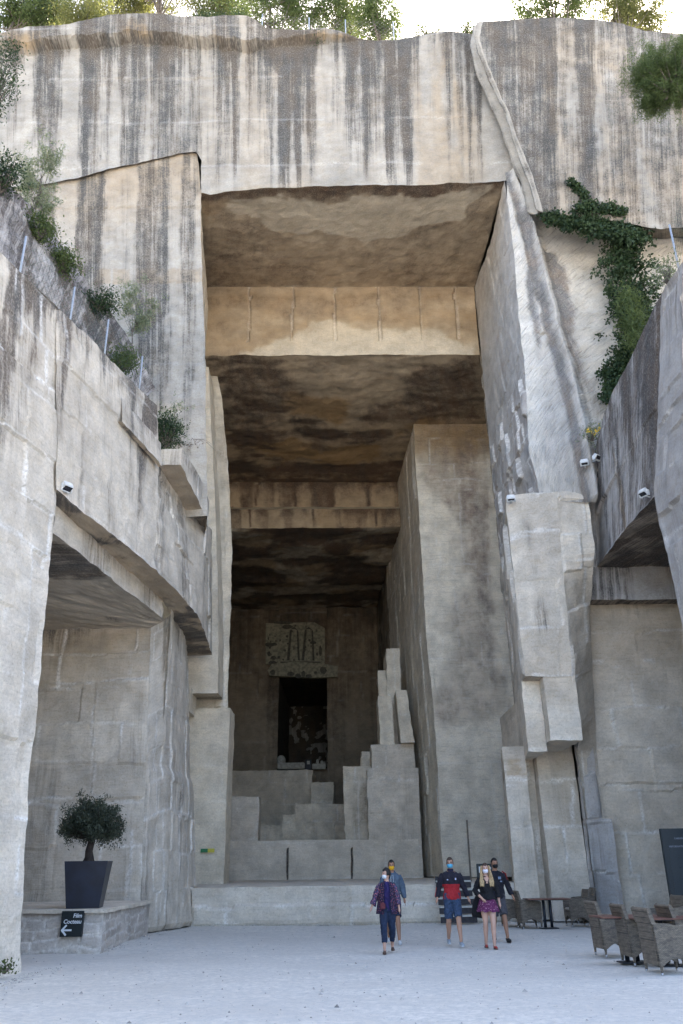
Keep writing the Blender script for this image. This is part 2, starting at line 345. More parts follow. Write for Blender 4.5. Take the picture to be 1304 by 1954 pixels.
def facade_fn(seed=1, base_dark=0.0, low=0):
    def f(P, u, v, U, V):
        st = np.zeros((len(P), 4)); x, z = P[:, 0], P[:, 2]
        wx = fan(x, z, YF, .8) + (fbm(x * .25, z * .12, x * 0, 31, 3) - .5) * .35 + (fbm(x * 2, z * .5, x * 0, 33, 3) - .5) * .22
        d = np.interp(wx, fdX, fdv)
        xf = fan(x, z, YF, .8); n = fbm(xf * 2.6, z * .07, x * 0, 35, 5)
        fade = .72 + .38 * sst(27.5, 35, z) - .1 * sst(29.5, 27.5, z)
        st[:, 0] = d * fade + (n - .5) * .75 + (fbm(x * .8, z * .5, x * 0, 44, 3) - .5) * .35 + base_dark
        th = fbm(xf * 5.5, z * .05, x * 0, 45, 2); st[:, 0] += .7 * (th - .5) - .35 * sst(.66, .74, fbm(xf * 3.1, z * .03, x * 0, 46, 2))
        st[:, 0] += .35 * sst(34.2, 36, z + (n - .5) * 3)
        st[:, 0] *= .45 + .55 * sst(27.4, 29.3, z + (n - .5) * 3.5)          # cleaner stone just over the brow
        st[:, 1] = np.interp(wx, foX, fov) * sst(.35, .6, fbm(x * 1.2, z * .2, x * 0, 36, 3))
        st[:, 3] = .35 + (fbm(x * .5, z * .5, x * 0, 37, 3) - .5) * .9
        # horizontal lift lines of the quarrymen
        a, b, c, ev, eh = blocks(x, z, 2.6, 6.0, 77, .05)
        st[:, 2] = .16 * (1 - sst(.02, .09, eh)) * (fbm(x * .7, z * 2, x * 0, 38, 2) > .5)
        dz = (b - .5) * .05 + (fbm(x * .9, z * .5, x * 0, 39, 4) - .5) * .12
        lz = np.interp(x, lip[:, 0], lip[:, 2]) + (fbm(x * 1.5, z * 0, x * 0, 40, 2) - .5) * .3
        k = sst(-.05, .12, z - lz) * (x < 1.5) * np.interp(x, [-8, -3.5, -3, -.5, 1.5], [1, 1, .55, .8, 0])
        dz = dz + .55 * k
        st[:, 1] = np.maximum(st[:, 1], .8 * sst(.9, .1, np.abs(z - lz - .3)) * (k > .3) * sst(.48, .62, fbm(x * .8, z * 1.2, x * 0, 41, 3)))
        st[:, 0] = np.where(k > .3, st[:, 0] * .55 + .12, st[:, 0])
        return st, dz
    return f
topline = [(-260, 110), (-100, 92), (0, 80), (60, 66), (140, 60), (210, 44), (290, 42), (340, 47), (400, 50), (430, 46), (475, 46), (505, 62), (560, 66), (650, 66), (700, 77), (752, 76), (800, 68), (860, 58), (905, 66), (960, 70), (1010, 70)]
top3 = PYs(topline, YF)
iL = 7
notch = [(-260, 400), (0, 362), (80, 352), (150, 340), (210, 322), (290, 306), (340, 292), (375, 290)]
cliff = Rock()
tl = [p for p in top3 if p[0] < xr(384, 200, YF)]; xs_ = xr(384, 200, YF)
pm = PY(384, 48, YF); 
cliff.sheet([p for p in tl] + [pm], PYs(notch, YF) + [PY(384, 306, YF)], res=.1, fn=facade_fn(), open_='r', uvf=planar(YF, .8))
brow = [(384, 368), (400, 372), (430, 366), (470, 364), (500, 359), (560, 358), (600, 355), (650, 354), (700, 352), (780, 354), (820, 353), (860, 349), (900, 350), (962, 346), (1045, 346)]
cliff.sheet([pm] + [p for p in top3 if p[0] > pm[0] + .05] + [PY(1045, 72, YF)], PYs(brow, YF), left=[PY(384, 368, YF), PY(384, 306, YF), pm], res=.085, fn=facade_fn(), open_='lr', uvf=planar(YF, .8))
# ceiling 1 ------------------------------------------------
zl = ZL
b1 = [PY(a, b, YF) for a, b in brow if a <= 962]; b1[-1] = PY(962, 347, YF)
c1L, c1R = PY(400, 548, YB1), PY(905, 548, YB1)
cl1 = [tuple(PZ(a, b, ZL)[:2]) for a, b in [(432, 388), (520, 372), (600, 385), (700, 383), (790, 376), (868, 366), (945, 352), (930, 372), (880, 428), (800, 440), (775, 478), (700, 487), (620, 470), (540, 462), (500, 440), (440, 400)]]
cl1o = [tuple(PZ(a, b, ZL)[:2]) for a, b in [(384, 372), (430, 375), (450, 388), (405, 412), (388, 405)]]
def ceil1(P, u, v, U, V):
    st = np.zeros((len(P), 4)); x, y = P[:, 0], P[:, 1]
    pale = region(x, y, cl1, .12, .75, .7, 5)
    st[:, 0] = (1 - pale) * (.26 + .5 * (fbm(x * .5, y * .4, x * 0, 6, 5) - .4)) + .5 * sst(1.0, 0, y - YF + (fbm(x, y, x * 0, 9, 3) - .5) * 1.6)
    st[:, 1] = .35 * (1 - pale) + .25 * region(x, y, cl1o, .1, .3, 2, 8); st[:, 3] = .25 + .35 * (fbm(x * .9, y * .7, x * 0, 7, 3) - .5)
    return st, (fbm(x * .6, y * .6, x * 0, 10, 3) - .5) * .12
cliff2 = Rock()
XO = np.array([-.7, 0, 0])
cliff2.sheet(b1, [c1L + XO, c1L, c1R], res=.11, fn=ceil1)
# back wall of ceiling 1
c2L, c2R = PY(403, 679, YB1), PY(915, 677, YB1)
edge2 = [PY(a, b, YB1) for a, b in [(403, 679), (470, 677), (520, 680), (560, 677), (640, 679), (730, 676), (800, 678), (860, 676), (915, 677)]]
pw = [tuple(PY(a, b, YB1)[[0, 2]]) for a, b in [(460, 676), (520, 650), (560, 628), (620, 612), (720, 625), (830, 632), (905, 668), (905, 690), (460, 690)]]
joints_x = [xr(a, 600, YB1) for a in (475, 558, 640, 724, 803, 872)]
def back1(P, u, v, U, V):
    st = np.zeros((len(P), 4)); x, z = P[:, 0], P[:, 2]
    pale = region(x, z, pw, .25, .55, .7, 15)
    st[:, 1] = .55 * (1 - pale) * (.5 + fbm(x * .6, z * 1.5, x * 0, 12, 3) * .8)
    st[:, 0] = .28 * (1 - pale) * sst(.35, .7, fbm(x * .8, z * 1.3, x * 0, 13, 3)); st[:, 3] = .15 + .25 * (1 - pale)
    dz = (fbm(x * .6, z, x * 0, 14, 3) - .5) * .06
    for j, jx in enumerate(joints_x):
        k = (np.abs(x - jx + (fbm(x * 0, z, x * 0, 16 + j, 2) - .5) * .12) < .07) & (z > ZC2 + .9)
        st[k, 2] = .25; dz[k] -= .10
    return st, dz
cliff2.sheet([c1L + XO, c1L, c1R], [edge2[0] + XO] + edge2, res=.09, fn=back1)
# ceiling 2
c3L, c3R = PY(436, 920, YB2), PY(749, 920, YB2); c3RR = np.array([11.5, YB2, c3R[2]]); XL = np.array([-1.6, 0, 0]); XR = np.array([7.5, 0, 0])
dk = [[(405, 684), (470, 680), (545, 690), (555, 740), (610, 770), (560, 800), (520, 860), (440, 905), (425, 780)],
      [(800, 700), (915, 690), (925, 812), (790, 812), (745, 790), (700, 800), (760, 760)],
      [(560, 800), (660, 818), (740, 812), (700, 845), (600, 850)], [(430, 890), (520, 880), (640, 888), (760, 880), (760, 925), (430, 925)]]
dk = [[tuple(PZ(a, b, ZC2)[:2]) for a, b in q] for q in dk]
oc = [[(560, 745), (660, 770), (640, 800), (540, 800)], [(640, 850), (720, 850), (720, 880), (600, 885)], [(470, 850), (560, 830), (620, 870), (540, 885)], [(800, 790), (880, 800), (760, 830)]]
oc = [[tuple(PZ(a, b, ZC2)[:2]) for a, b in q] for q in oc]
def ceil2(P, u, v, U, V):
    st = np.zeros((len(P), 4)); x, y = P[:, 0], P[:, 1]
    d = np.zeros(len(P))
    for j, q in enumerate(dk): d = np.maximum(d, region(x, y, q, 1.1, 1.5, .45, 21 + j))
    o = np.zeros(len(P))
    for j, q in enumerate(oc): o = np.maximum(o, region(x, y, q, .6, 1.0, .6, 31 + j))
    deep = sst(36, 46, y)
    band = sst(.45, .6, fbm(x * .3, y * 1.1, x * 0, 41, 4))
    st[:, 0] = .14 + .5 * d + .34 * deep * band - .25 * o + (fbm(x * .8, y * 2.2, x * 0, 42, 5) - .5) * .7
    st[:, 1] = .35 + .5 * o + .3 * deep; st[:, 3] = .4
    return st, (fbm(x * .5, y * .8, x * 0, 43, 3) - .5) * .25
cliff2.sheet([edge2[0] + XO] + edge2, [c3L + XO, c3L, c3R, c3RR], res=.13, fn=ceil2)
# stepped wall between ceiling 2 and 3, its lower band standing proud
bd1 = PY(438, 968, YB2); bd2 = PY(750, 968, YB2)
def back2(seed, dark):
    def f(P, u, v, U, V):
        st, dz = wall(seed, rowh=1.5, colw=3.2, off=.03, chalk=0, tone=.3, dark=.35, topd=.5, topl=1.2, och=.7)(P, u, v, U, V)
        st[:, 1] = np.maximum(st[:, 1], .55); a, b, c, ev, eh = blocks(u, v, 1.6, 3.0, seed, .03); st[:, 0] = st[:, 0] + dark + .6 * (1 - sst(.03, .1, ev)); return st, dz
    return f
cliff2.sheet([c3L + XL, c3L, c3R, c3R + XR], [bd1 + XL, bd1, bd2, bd2 + XR], res=.14, fn=back2(51, .15))
b3a, b3b = PY(438, 972, YB2 - .6), PY(752, 972, YB2 - .6); b4a, b4b = PY(440, 1008, YB2 - .6), PY(752, 1008, YB2 - .6)
cliff2.sheet([bd1 + XL, bd2 + XR], [b3a + XL, b3b + XR], res=.2)
cliff2.sheet([b3a + XL, b3b + XR], [b4a + XL, b4b + XR], res=.12, fn=back2(52, 0.0))
# ceiling 3, running back to the end of the hall
zc3 = b4a[2]
def ceil3(P, u, v, U, V):
    st = np.zeros((len(P), 4)); x, y = P[:, 0], P[:, 1]
    st[:, 0] = .35 + .5 * sst(.42, .58, fbm(x * .35, y * .5, x * 0, 61, 4)); st[:, 1] = .6 * sst(.5, .6, fbm(x * .5, y * .8, x * 0, 62, 3)); st[:, 3] = .5
    return st, (fbm(x * .3, y * .5, x * 0, 63, 3) - .5) * .5
cliff2.sheet([np.array([-9, YB2 - .6, zc3]), np.array([7, YB2 - .6, zc3])], [np.array([-11, YE + 1, zc3]), np.array([7, YE + 1, zc3])], res=.2, fn=ceil3)
# top of the cliff and its far sides close the rock mass
tops = [np.array([-60, YF, 34.0])] + top3 + [np.array([60, YF, 36.5])]
bk = [np.array([-60, 95, 45.0]), np.array([60, 95, 45.0])]
cliff.sheet(bk, tops, res=.8, fn=plainst(.3, .1, .6), maxn=160)
c_ob = cliff.build('cliff', ST_FAC); tag(c_ob, kind='structure')
c_ob2 = cliff2.build('cliff_ceiling', ST_CEIL, c_ob)
# unseen outer rock flanks, added to shut the light out of the hall
fl = Rock()
ftf = lambda x, y, z: np.array([x, y, z if z < 1 else min(33.6, 30 + y * .14) if y < 30 else 35 + (y - 30) * .155], float)
fl.box(-60, -14, YF + .9, 94, 0, 33, res=3, fn=plainst(.3, 0, .5), faces='frlt', tf=ftf)
fl.box(14, 60, YF + .9, 94, 0, 33, res=3, fn=plainst(.3, 0, .5), faces='frlt', tf=ftf)
fl.box(-14, 14, 78, 94, 0, 33, res=3, fn=plainst(.3, 0, .5), faces='fkt', tf=ftf)
o = fl.build('cliff', ST_FAC); tag(o, kind='structure')

# lower left cliff, set back under the overhang ---------------------------------
YC = YF + .16
LD = [(-300, .5), (0, .3), (60, .25), (78, .62), (107, .68), (113, .08), (146, .06), (154, .66), (200, .72), (208, .12), (228, .10), (262, .2), (268, .60), (320, .62), (328, .18), (348, .10), (354, .5), (368, .5), (376, .1), (400, .05)]
ldx, ldv = prof(LD); ldX = np.array([xr(c, 400, YC) for c in ldx])
ntch = np.array(PYs(notch + [(384, 306)], YC))
def lowcliff(P, u, v, U, V):
    st = np.zeros((len(P), 4)); x, z = P[:, 0], P[:, 2]
    wx = x * ((YC * .9186 + 24.5 * .395) / (YC * .9186 + (z - 1.6) * .395)) ** .85 + (fbm(x * .25, z * .12, x * 0, 131, 3) - .5) * .5 + (fbm(x * 2, z * .8, x * 0, 133, 3) - .5) * .25
    d = np.interp(wx, ldX, ldv); n = fbm(fan(x, z, YC, .85) * 2.2, z * .1, x * 0, 135, 4)
    top = np.interp(x, ntch[:, 0], ntch[:, 2])
    st[:, 0] = d * (.6 + .4 * sst(16, 24, z)) + (n - .5) * .55 + (fbm(x * 3, z * 3, x * 0, 136, 3) - .5) * .3 - .12 * sst(19, 15, z)
    under = sst(3.6, .2, top - z)
    st[:, 0] = st[:, 0] * (1 - .15 * under); st[:, 1] = .5 * sst(5, .3, top - z) * sst(-14, -9, x) + .35 * (np.abs(z - 23.2 + .2 * n) < .35) * (n > .4)
    st[:, 3] = .1 + (fbm(x * .5, z * .5, x * 0, 137, 3) - .5) * .5
    return st, (fbm(x * .5, z * .3, x * 0, 139, 4) - .5) * .15 + .05 * (hsh(np.floor(z / 1.9), np.floor(z / 1.9), 4) - .5)
lc = Rock()
edgeL = [(398, 985), (396, 900), (393, 830), (392, 700), (388, 560), (383, 450), (384, 366), (378, 306), (376, 291)]
lcb = PYs([(-260, 985), (100, 985), (398, 985)], YC)
lc.sheet([p + np.array([0, .0, .25]) for p in PYs(notch, YC)], lcb, right=PYs(edgeL[:-1], YC) + [PYs(notch, YC)[-1] + np.array([0, 0, .25])], res=.09, fn=lowcliff, uvf=planar(YC, .85))
e1 = PYs(edgeL, YC); e2 = [p + np.array([-.5, 2.2, 0]) for p in e1]
lc.sheet([e1[-1], e2[-1]], [e1[0], e2[0]], left=e1, right=e2, res=.15, fn=plainst(.05, .1, .2))
# underside of the overhang
lc.sheet(PYs(notch, YF), [p + np.array([0, .06, .02]) for p in PYs(notch, YC)], res=.2, fn=plainst(.35, .4, .4))
tag(lc.build('cliff', ST_FAC), kind='structure')

# inner left wall of the porch ---------------------------------------------------
il = Rock()
iA, iB, iC = np.array([-5.75, YF + .7, 0]), np.array([c1L[0], YB1, 0]), np.array([c3L[0], YB2, 0])
def at(p, z): return np.array([p[0], p[1], z])
il.sheet([at(iA, ZL), at(iB, ZL)], [at(iA, 0), at(iB, 0)], res=.12, fn=wall(201, 1.2, 2.2, .04, .5, .15, .4, .1, .1, 5, .0))
il.sheet([at(iB, ZC2), at(iC, ZC2)], [at(iB, 0), at(iC, 0)], res=.14, fn=wall(202, 1.2, 2.2, .05, .5, .15, .4, .12, .15, 5, .05))
il.sheet([np.array([-7.0, YB2, ZC3 + .5]), np.array([-9.5, YE, ZC3 + .5])], [np.array([-7.0, YB2, 0]), np.array([-9.5, YE, 0])], res=.3, fn=wall(203, 1.2, 2.2, .08, .2, .4, .4, .3, .5, 5, .4))
tag(il.build('quarry_wall', ST), 'tall pale quarry wall lining the left side of the porch, under both high ceilings', 'wall')

# ================================================================== RIGHT: buttress, raked face, return wall
YR = 24.7
RD = [(880, .3), (915, .32), (928, .5), (945, .62), (965, .66), (985, .7), (1010, .78), (1035, .85), (1060, .82), (1072, .2), (1100, .22), (1112, .8), (1135, .72), (1150, .35), (1180, .42), (1210, .55), (1230, .25), (1270, .4), (1304, .5), (1500, .5)]
rdx, rdv = prof(RD); rdX = np.array([xr(c, 250, YR) for c in rdx])
def buttress(P, u, v, U, V):
    st = np.zeros((len(P), 4)); x, z = P[:, 0], P[:, 2]
    wx = x * ((YR * .9186 + 28 * .395) / (YR * .9186 + (z - 1.6) * .395)) ** .9 + (fbm(x * .3, z * .12, x * 0, 231, 3) - .5) * .5 + (fbm(x * 2, z * .7, x * 0, 233, 3) - .5) * .3
    d = np.interp(wx, rdX, rdv); xf = fan(x, z, YR, .9); n = fbm(xf * 2.2, z * .1, x * 0, 235, 4)
    st[:, 0] = d * .85 + .1 + (n - .5) * .6 + (fbm(x * 2.5, z * 2.5, x * 0, 236, 3) - .5) * .4 + .2 * sst(33, 36.5, z)
    st[:, 1] = .28 * sst(.45, .62, fbm(x * .9, z * .3, x * 0, 237, 3)); st[:, 3] = .35 + (fbm(x * .5, z * .5, x * 0, 238, 3) - .5) * .6
    return st, (fbm(x * .7, z * .5, x * 0, 239, 4) - .5) * .14
bt = Rock()
btop = [(922, 40), (1000, 36), (1060, 34), (1130, 38), (1190, 44), (1230, 58), (1280, 62), (1330, 70), (1500, 80)]
bbot = [(1037, 405), (1090, 412), (1150, 418), (1210, 428), (1262, 436), (1330, 432), (1500, 440)]
bl = [(1037, 405), (1022, 350), (1003, 300), (985, 260), (972, 215), (955, 180), (935, 130), (922, 100), (915, 70), (922, 40)]
bt.sheet(PYs(btop, YR), PYs(bbot, YR), left=PYs(bl, YR), res=.085, fn=buttress, uvf=planar(YR, .9))
bl3 = PYs(bl, YR); bl4 = [PY(a, b, YF - .25) for a, b in [(1012, 412), (996, 350), (977, 300), (966, 262), (950, 222), (935, 185), (915, 150), (906, 115), (903, 80), (908, 52)]]
def strip(P, u, v, U, V):
    st = np.zeros((len(P), 4)); k = u / U
    st[:, 0] = .3 + .45 * np.sin(k * 9 + fbm(v, v * 0, v * 0, 3, 2) * 3) * .7; st[:, 3] = .3
    return st, .16 * np.sin(k * 9) + (fbm(u * 2, v * .6, v * 0, 5, 3) - .5) * .2
bt.sheet([bl4[-1], bl3[-1]], [bl4[0], bl3[0]], left=bl4, right=bl3, res=.08, fn=strip)
bt.sheet(PYs(bbot, YR), [p + np.array([0, 0.1, .15]) for p in PYs([(a, b + 22) for a, b in bbot], YF + .1)], res=.12, fn=plainst(.5, .4, .5))
bt.sheet([np.array([7, 95, 46.0]), np.array([60, 95, 46.0])], PYs(btop, YR) + [np.array([60, YR, 36])], res=.8, fn=plainst(.4, .1, .6), maxn=120)
tag(bt.build('cliff', ST_FAC), kind='structure')

# raked face to the right of the porch (tool marks run diagonally)
xc = lambda py: {0: 0}.get(py, 0)
cor = [(1033, 958), (1022, 900), (1010, 860), (1006, 760), (1000, 680), (990, 600), (981, 480), (968, 380), (964, 330)]
cor3 = PYs(cor, YF)
dst = np.array([PY(a, b, YF)[[0, 2]] for a, b in [(905, 80), (925, 170), (958, 250), (980, 330), (1010, 430), (1040, 540), (1062, 620), (1090, 720), (1110, 800), (1118, 850)]])
dz_, dx_ = dst[::-1, 1], dst[::-1, 0]
def raked(P, u, v, U, V):
    st = np.zeros((len(P), 4)); x, z = P[:, 0], P[:, 2]
    rid = np.interp(z, dz_, dx_) + (fbm(z * .8, z * 0, z * 0, 7, 2) - .5) * .2
    q = x - rid; n = fbm(x * 1.4, z * .3, x * 0, 241, 4)
    dz = (fbm(x * .8, z * .8, x * 0, 243, 3) - .5) * .15
    dz += .34 * np.exp(-(q / .17) ** 2) - .22 * sst(.2, .5, q) + .12 * np.exp(-((q + .55) / .12) ** 2) * (z > 20)
    right = sst(.15, .3, q)
    st[:, 0] = .85 * np.exp(-((q + .30) / .16) ** 2) + .9 * right * sst(1.15, .6, q + (fbm(x, z * .7, x * 0, 244, 3) - .5) * 1.1) * sst(14.5, 21.5, z) * (z < 24)
    cx_ = np.interp(z, [p[2] for p in cor3], [p[0] for p in cor3]); e = x - cx_
    wl_ = .42 + .25 * (fbm(z * .6, z * 0, z * 0, 245, 3) - .5) + .3 * sst(24, 27, z)
    st[:, 0] += .8 * np.exp(-((e - wl_ - .12) / .16) ** 2) * sst(17.5, 21, z) + .25 * sst(13, 15, z) * sst(wl_ + .3, wl_ + .6, e) * (q < .3) * n
    st[:, 3] = .25 + .55 * (1 - right) * sst(wl_, wl_ + .4, e) + (fbm(x * .6, z * .6, x * 0, 246, 3) - .5) * .5
    st[:, 3] -= .5 * right * sst(15, 17, z)
    st[:, 0] += .35 * right * sst(17.5, 15.2, z) ; st[:, 1] = .15 * right
    rows = .5 + .5 * np.sin(z * 9 + 3 * fbm(x * .8, z * .8, x * 0, 248, 3)); dz += .05 * right * rows * (z > 16)
    return st, dz
rk = Rock()
rk.sheet(PYs([(964, 330), (1060, 300), (1340, 300)], YF), PYs([(1033, 958), (1075, 958), (1138, 958)], YF), left=cor3, right=PYs([(1138, 958), (1139, 900), (1240, 760), (1340, 600), (1340, 300)], YF), res=.075, fn=raked, rot=R_(-40))
def side_extra(P, u, v, U, V, st, dz):
    z = P[:, 2]; low = sst(20.5, 17.5, z + (fbm(u, v, u * 0, 9, 2) - .5) * 2); n = fbm(u * .5, v * .3, u * 0, 14, 3)
    st[:, 2] *= low; st[:, 3] = st[:, 3] * low + (1 - low) * (.35 + (n - .5) * .5); st[:, 0] = st[:, 0] * .6 + .25 * low * (fbm(u * .6, v * .5, u * 0, 15, 2) > .42) + .12
    return dz * (.15 + .85 * low)
# return wall from the facade corner back to the porch ceiling
inn = [PY(a, b, YB1) for a, b in [(985, 1700), (930, 960), (918, 760), (915, 677), (905, 548), (902, 500)]]
XI = max(c1R[0], c2R[0]) + .03; inn = [np.array([XI, YB1, p[2]]) for p in inn]
inn[-1] = np.array([XI + .1, YB1, ZL + .2])
front = [at(p, p[2]) for p in cor3]; front[-1] = np.array([PY(962, 347, YF)[0], YF, ZL + .2])
zb = PY(1033, 950, YF)[2]
inn2 = [np.array([XI, YB1, zb])] + [p for p in inn if p[2] > zb + .3]
rs = Rock()
rs.sheet([inn2[-1], front[-1]], [inn2[0], front[0]], left=inn2, right=front, res=.08, fn=wall(251, 1.0, 1.15, .16, 1.0, .35, .6, .2, .1, 2, 0, extra=side_extra, broken=1.3, lean=.25), rot=R_(25))
rs_o = rk.build('raked_face', ST_DIAG); tag(rs_o, 'pale rock face with diagonal tool marks right of the porch, ridge running down it', 'rock face')
rs.build('return_wall', stone('blue_grey_block_stone', light=(.52, .49, .45), mid=(.40, .38, .355), dark=(.24, .23, .225), tool=.4, streak=.3), rs_o)

# the block column below it
rc = Rock()
z0, z1 = 5.25, PY(1033, 945, YF)[2] + .02
w1 = wall(261, 1.6, 3.4, .02, .8, .3, .45, .12, 0, 3, .15)
def colx(P, u, v, U, V):
    st, dz = w1(P, u, v, U, V); z = P[:, 2]; x = P[:, 0]
    st[:, 0] += .42 * sst(.48, .62, fbm(x * .9, z * .5, x * 0, 5, 3)) * sst(6.0, 6.4, x) * (z > 8)
    st[:, 3] += .22 + .2 * (z > 9) * (x > 6.2) - .15 * (x < 6.1); st[:, 1] = .2 * sst(10, 7, z)
    return st, dz
fT = PYs([(966, 952), (985, 944), (1030, 940), (1062, 938)], YF - .05); fB = PYs([(1003, 1290), (1033, 1290), (1092, 1290)], YF - .05)
sw = wall(263, 1.3, 1.6, .14, .9, .5, .5, .25, .1, 2, 0, broken=.7)
rc.sheet(fT, fB, left=PYs([(1003, 1290), (987, 1160), (975, 1050), (966, 952)], YF - .05), res=.08, fn=colx)
kB = np.array([XI, YB1, 0]); 
rc.sheet([at(kB, fT[0][2]), fT[0]], [at(kB, fB[0][2]), fB[0]], res=.09, fn=sw, rot=R_(15))
rc.sheet([at(kB, fT[0][2]), np.array([7.6, YB1, fT[0][2]])], fT, res=.2, fn=plainst(.1, 0, .3))
rg = np.array([8.5, YF + .06, 0])
rc.sheet([fT[-1], at(rg, fT[-1][2])], [np.array([7.62, 28.0, 0]), np.array([8.3, 28.3, 0])],
         left=[np.array([7.62, 28.0, 0]), np.array([7.58, 27.9, 4.9]), np.array([7.35, YF + .2, 5.6]), fB[-1], fT[-1]],
         right=[np.array([8.3, 28.3, 0]), np.array([8.3, 28.2, 5.0]), np.array([8.4, 27.2, 9.6]), at(rg, 11.2), at(rg, fT[-1][2])], res=.09, fn=wall(264, 1.3, 1.6, .07, .9, .4, .5, .15, .2, 3, 0, broken=.8))
# lower right block and recessed left notch
xL = fB[0][0]; xM = xr(1044, 1350, YF); xRt = xr(1100, 1350, YF); zt = fB[0][2]; zn = PY(1030, 1410, YF)[2]; 
zbk = PY(1080, 1413, YF)[2]
rc.box(xM, xRt + .08, YF - .02, YB1, zbk, zt, res=.09, fn=wall(265, 1.5, 3, .02, .5, .1, .3, .08, 0, 2, .25), faces='flrb')
rc.box(xL - .02, xM, YF + .55, YB1, zbk - .25, zt, res=.09, fn=wall(266, 1.5, 3, .02, .4, .1, .3, .1, 0, 2, .1), faces='flb', tf=lambda x, y, z: np.array([x + max(0, y - YF - .55) * .145 * (x < xM - .1), y, z]))
rc.sheet(fB[:2] + [np.array([xM, YF - .05, zt])], [np.array([xL, YF + .6, zt - .02]), np.array([xM, YF + .6, zt - .02])], res=.1, fn=plainst(.3, .3, .4))
# lower shaft, two piers with a slanting groove
YS = 28.6
gx0 = xr(985, 1740, YS); gx1 = xr(1030, 1740, YS); gx2 = xr(1052, 1740, YS); gx3 = xr(1128, 1745, YS)
def shaft(seed):
    w = wall(seed, 1.35, 2.0, .02, 1.0, .3, .4, .1, 0, 1, .12, broken=.8)
    def f(P, u, v, U, V):
        st, dz = w(P, u, v, U, V); z, x = P[:, 2], P[:, 0]
        st[:, 1] = np.maximum(st[:, 1], .55 * sst(.52, .62, fbm(x * 1.4, z * 2.5, x * 0, seed, 3)) * ((np.abs(z - 3.1) < .35) | (np.abs(z - 4.6) < .3)) * (x < 6.1))
        return st, dz
    return f
def taper(k):                                        # the shaft stands a little proud at its foot
    return lambda x, y, z: np.array([x + max(0, y - 29) * .18 * (x < 6), y - k * max(0, 1 - z / 5.2), z], float)
rc.box(gx0, gx1, YS, YB1, 0, 5.25, res=.09, fn=shaft(271), faces='flr', tf=taper(.35))
rc.box(gx1, gx2, YS + .5, YB1, 0, 5.25, res=.1, fn=shaft(272), faces='f', tf=taper(.2))
rc.box(gx2, gx3, YS - .1, YB1, 0, 5.25, res=.09, fn=shaft(273), faces='flr', tf=taper(.3))
tag(rc.build('quarry_pillar', ST), 'massive pale stone pillar right of the porch, its blocky upper part overhanging a grooved foot', 'pillar')

# ================================================================== RIGHT WALL
xW = 9.0
rw = Rock()
zt_ = lambda p: p[2]
wtop = [PX(1134, 868, xW), PX(1150, 800, xW), PX(1172, 742, xW), PX(1200, 690, xW), PX(1236, 612, xW), PX(1262, 560, xW), PX(1304, 498, xW), PX(1400, 380, xW)]
lin = [PX(1140, 1083, xW), PX(1165, 1048, xW), PX(1200, 1005, xW), PX(1225, 975, xW), PX(1250, 948, xW)]
def rdark(P, u, v, U, V, st, dz):
    y, z = P[:, 1], P[:, 2]; n = fbm(y * .35, z * .15, y * 0, 301, 4); n2 = fbm(y * 1.6 + z * .25, z * .12, y * 0, 303, 4)
    st[:, 0] = .38 * sst(.42, .6, n) + 1.0 * (n2 - .5) + .22 * sst(12.5, 15.0, z) + .30 * sst(24.5, 22.5, y) * sst(10, 12, z) + .22
    st[:, 0] = np.where(y > 26.2, st[:, 0] * .35, st[:, 0])
    st[:, 1] = .7 * np.exp(-((y - 24.3) / .35) ** 2) * sst(.45, .55, fbm(y * 3, z * .4, y * 0, 304, 3)) * (z < 14.3)
    for yy in (25.6, 23.7, 22.6): 
        l = np.abs((z - 12.7) - (y - yy) * -.35); 
    return dz
fr_ = wall(300, 2.6, 4.2, .05, .45, .5, .5, .3, .6, 4, 0, extra=rdark, broken=.3)
# face over the opening, far -> near
rw.sheet(wtop[:6], lin, left=[lin[0], wtop[0]], right=[lin[-1], wtop[5]], res=.075, fn=fr_)
# near pier
nb = PX(1304, 1260, xW); ne = [PX(1330, 1745, xW), PX(1304, 1262, xW), PX(1300, 1190, xW), PX(1278, 1075, xW), PX(1262, 1010, xW), lin[-1]]
ne[0][2] = 0.0
nt = np.array([xW, ne[0][1] - 5.5, 13.5])
rw.sheet([wtop[5], wtop[6], nt], [ne[0], np.array([xW, nt[1], 0])], left=ne + [wtop[5]], res=.09, fn=wall(305, 1.1, 1.3, .07, .6, .45, .5, .2, .3, 4, 0))
# far jamb corner strip to the niche wall
YN = 28.3
jz0, jz1 = lin[0][2], PX(1125, 1146, xW)[2]
rw.sheet([np.array([xW - .9, YN + .2, wtop[0][2]]), wtop[0]], [np.array([xW - .9, YN + .2, jz0]), lin[0]], res=.09, fn=wall(306, 1.2, 1.6, .1, .8, .4, .5, .3, .2, 3, 0, broken=.7))
# underside of the opening
yb0 = lin[0][1]
rw.sheet([np.array([xW + 9, lin[-1][1], lin[-1][2]])] [:0] + [lin[-1], np.array([xW + 9, lin[-1][1], lin[-1][2]])], [lin[0], np.array([xW + 9, yb0, lin[0][2]])], left=lin, res=.12,
         fn=lambda P, u, v, U, V: (np.stack([.35 + .5 * sst(.42, .6, fbm(P[:, 0] * .7, P[:, 1] * .7, P[:, 1] * 0, 5, 4)), .45 + 0 * u, 0 * u, .5 + 0 * u], 1), (fbm(u, v, u * 0, 6, 3) - .5) * .1), rot=.3)
bz = PY(1135, 1145, yb0)[2]
rw.sheet([np.array([xW - .75, yb0, lin[0][2]]), np.array([xW + 9, yb0, lin[0][2]])], [np.array([xW - .85, yb0, bz]), np.array([xW + 9, yb0, bz])], res=.1, fn=wall(307, 1.3, 3, .03, .3, .5, .4, .25, .2, 1, .4))
rw.sheet([np.array([xW - .85, yb0, bz]), np.array([xW + 9, yb0, bz])], [np.array([xW - .9, YN, bz + .02]), np.array([xW + 9, YN, bz + .02])], res=.12, fn=plainst(.45, .5, .5))
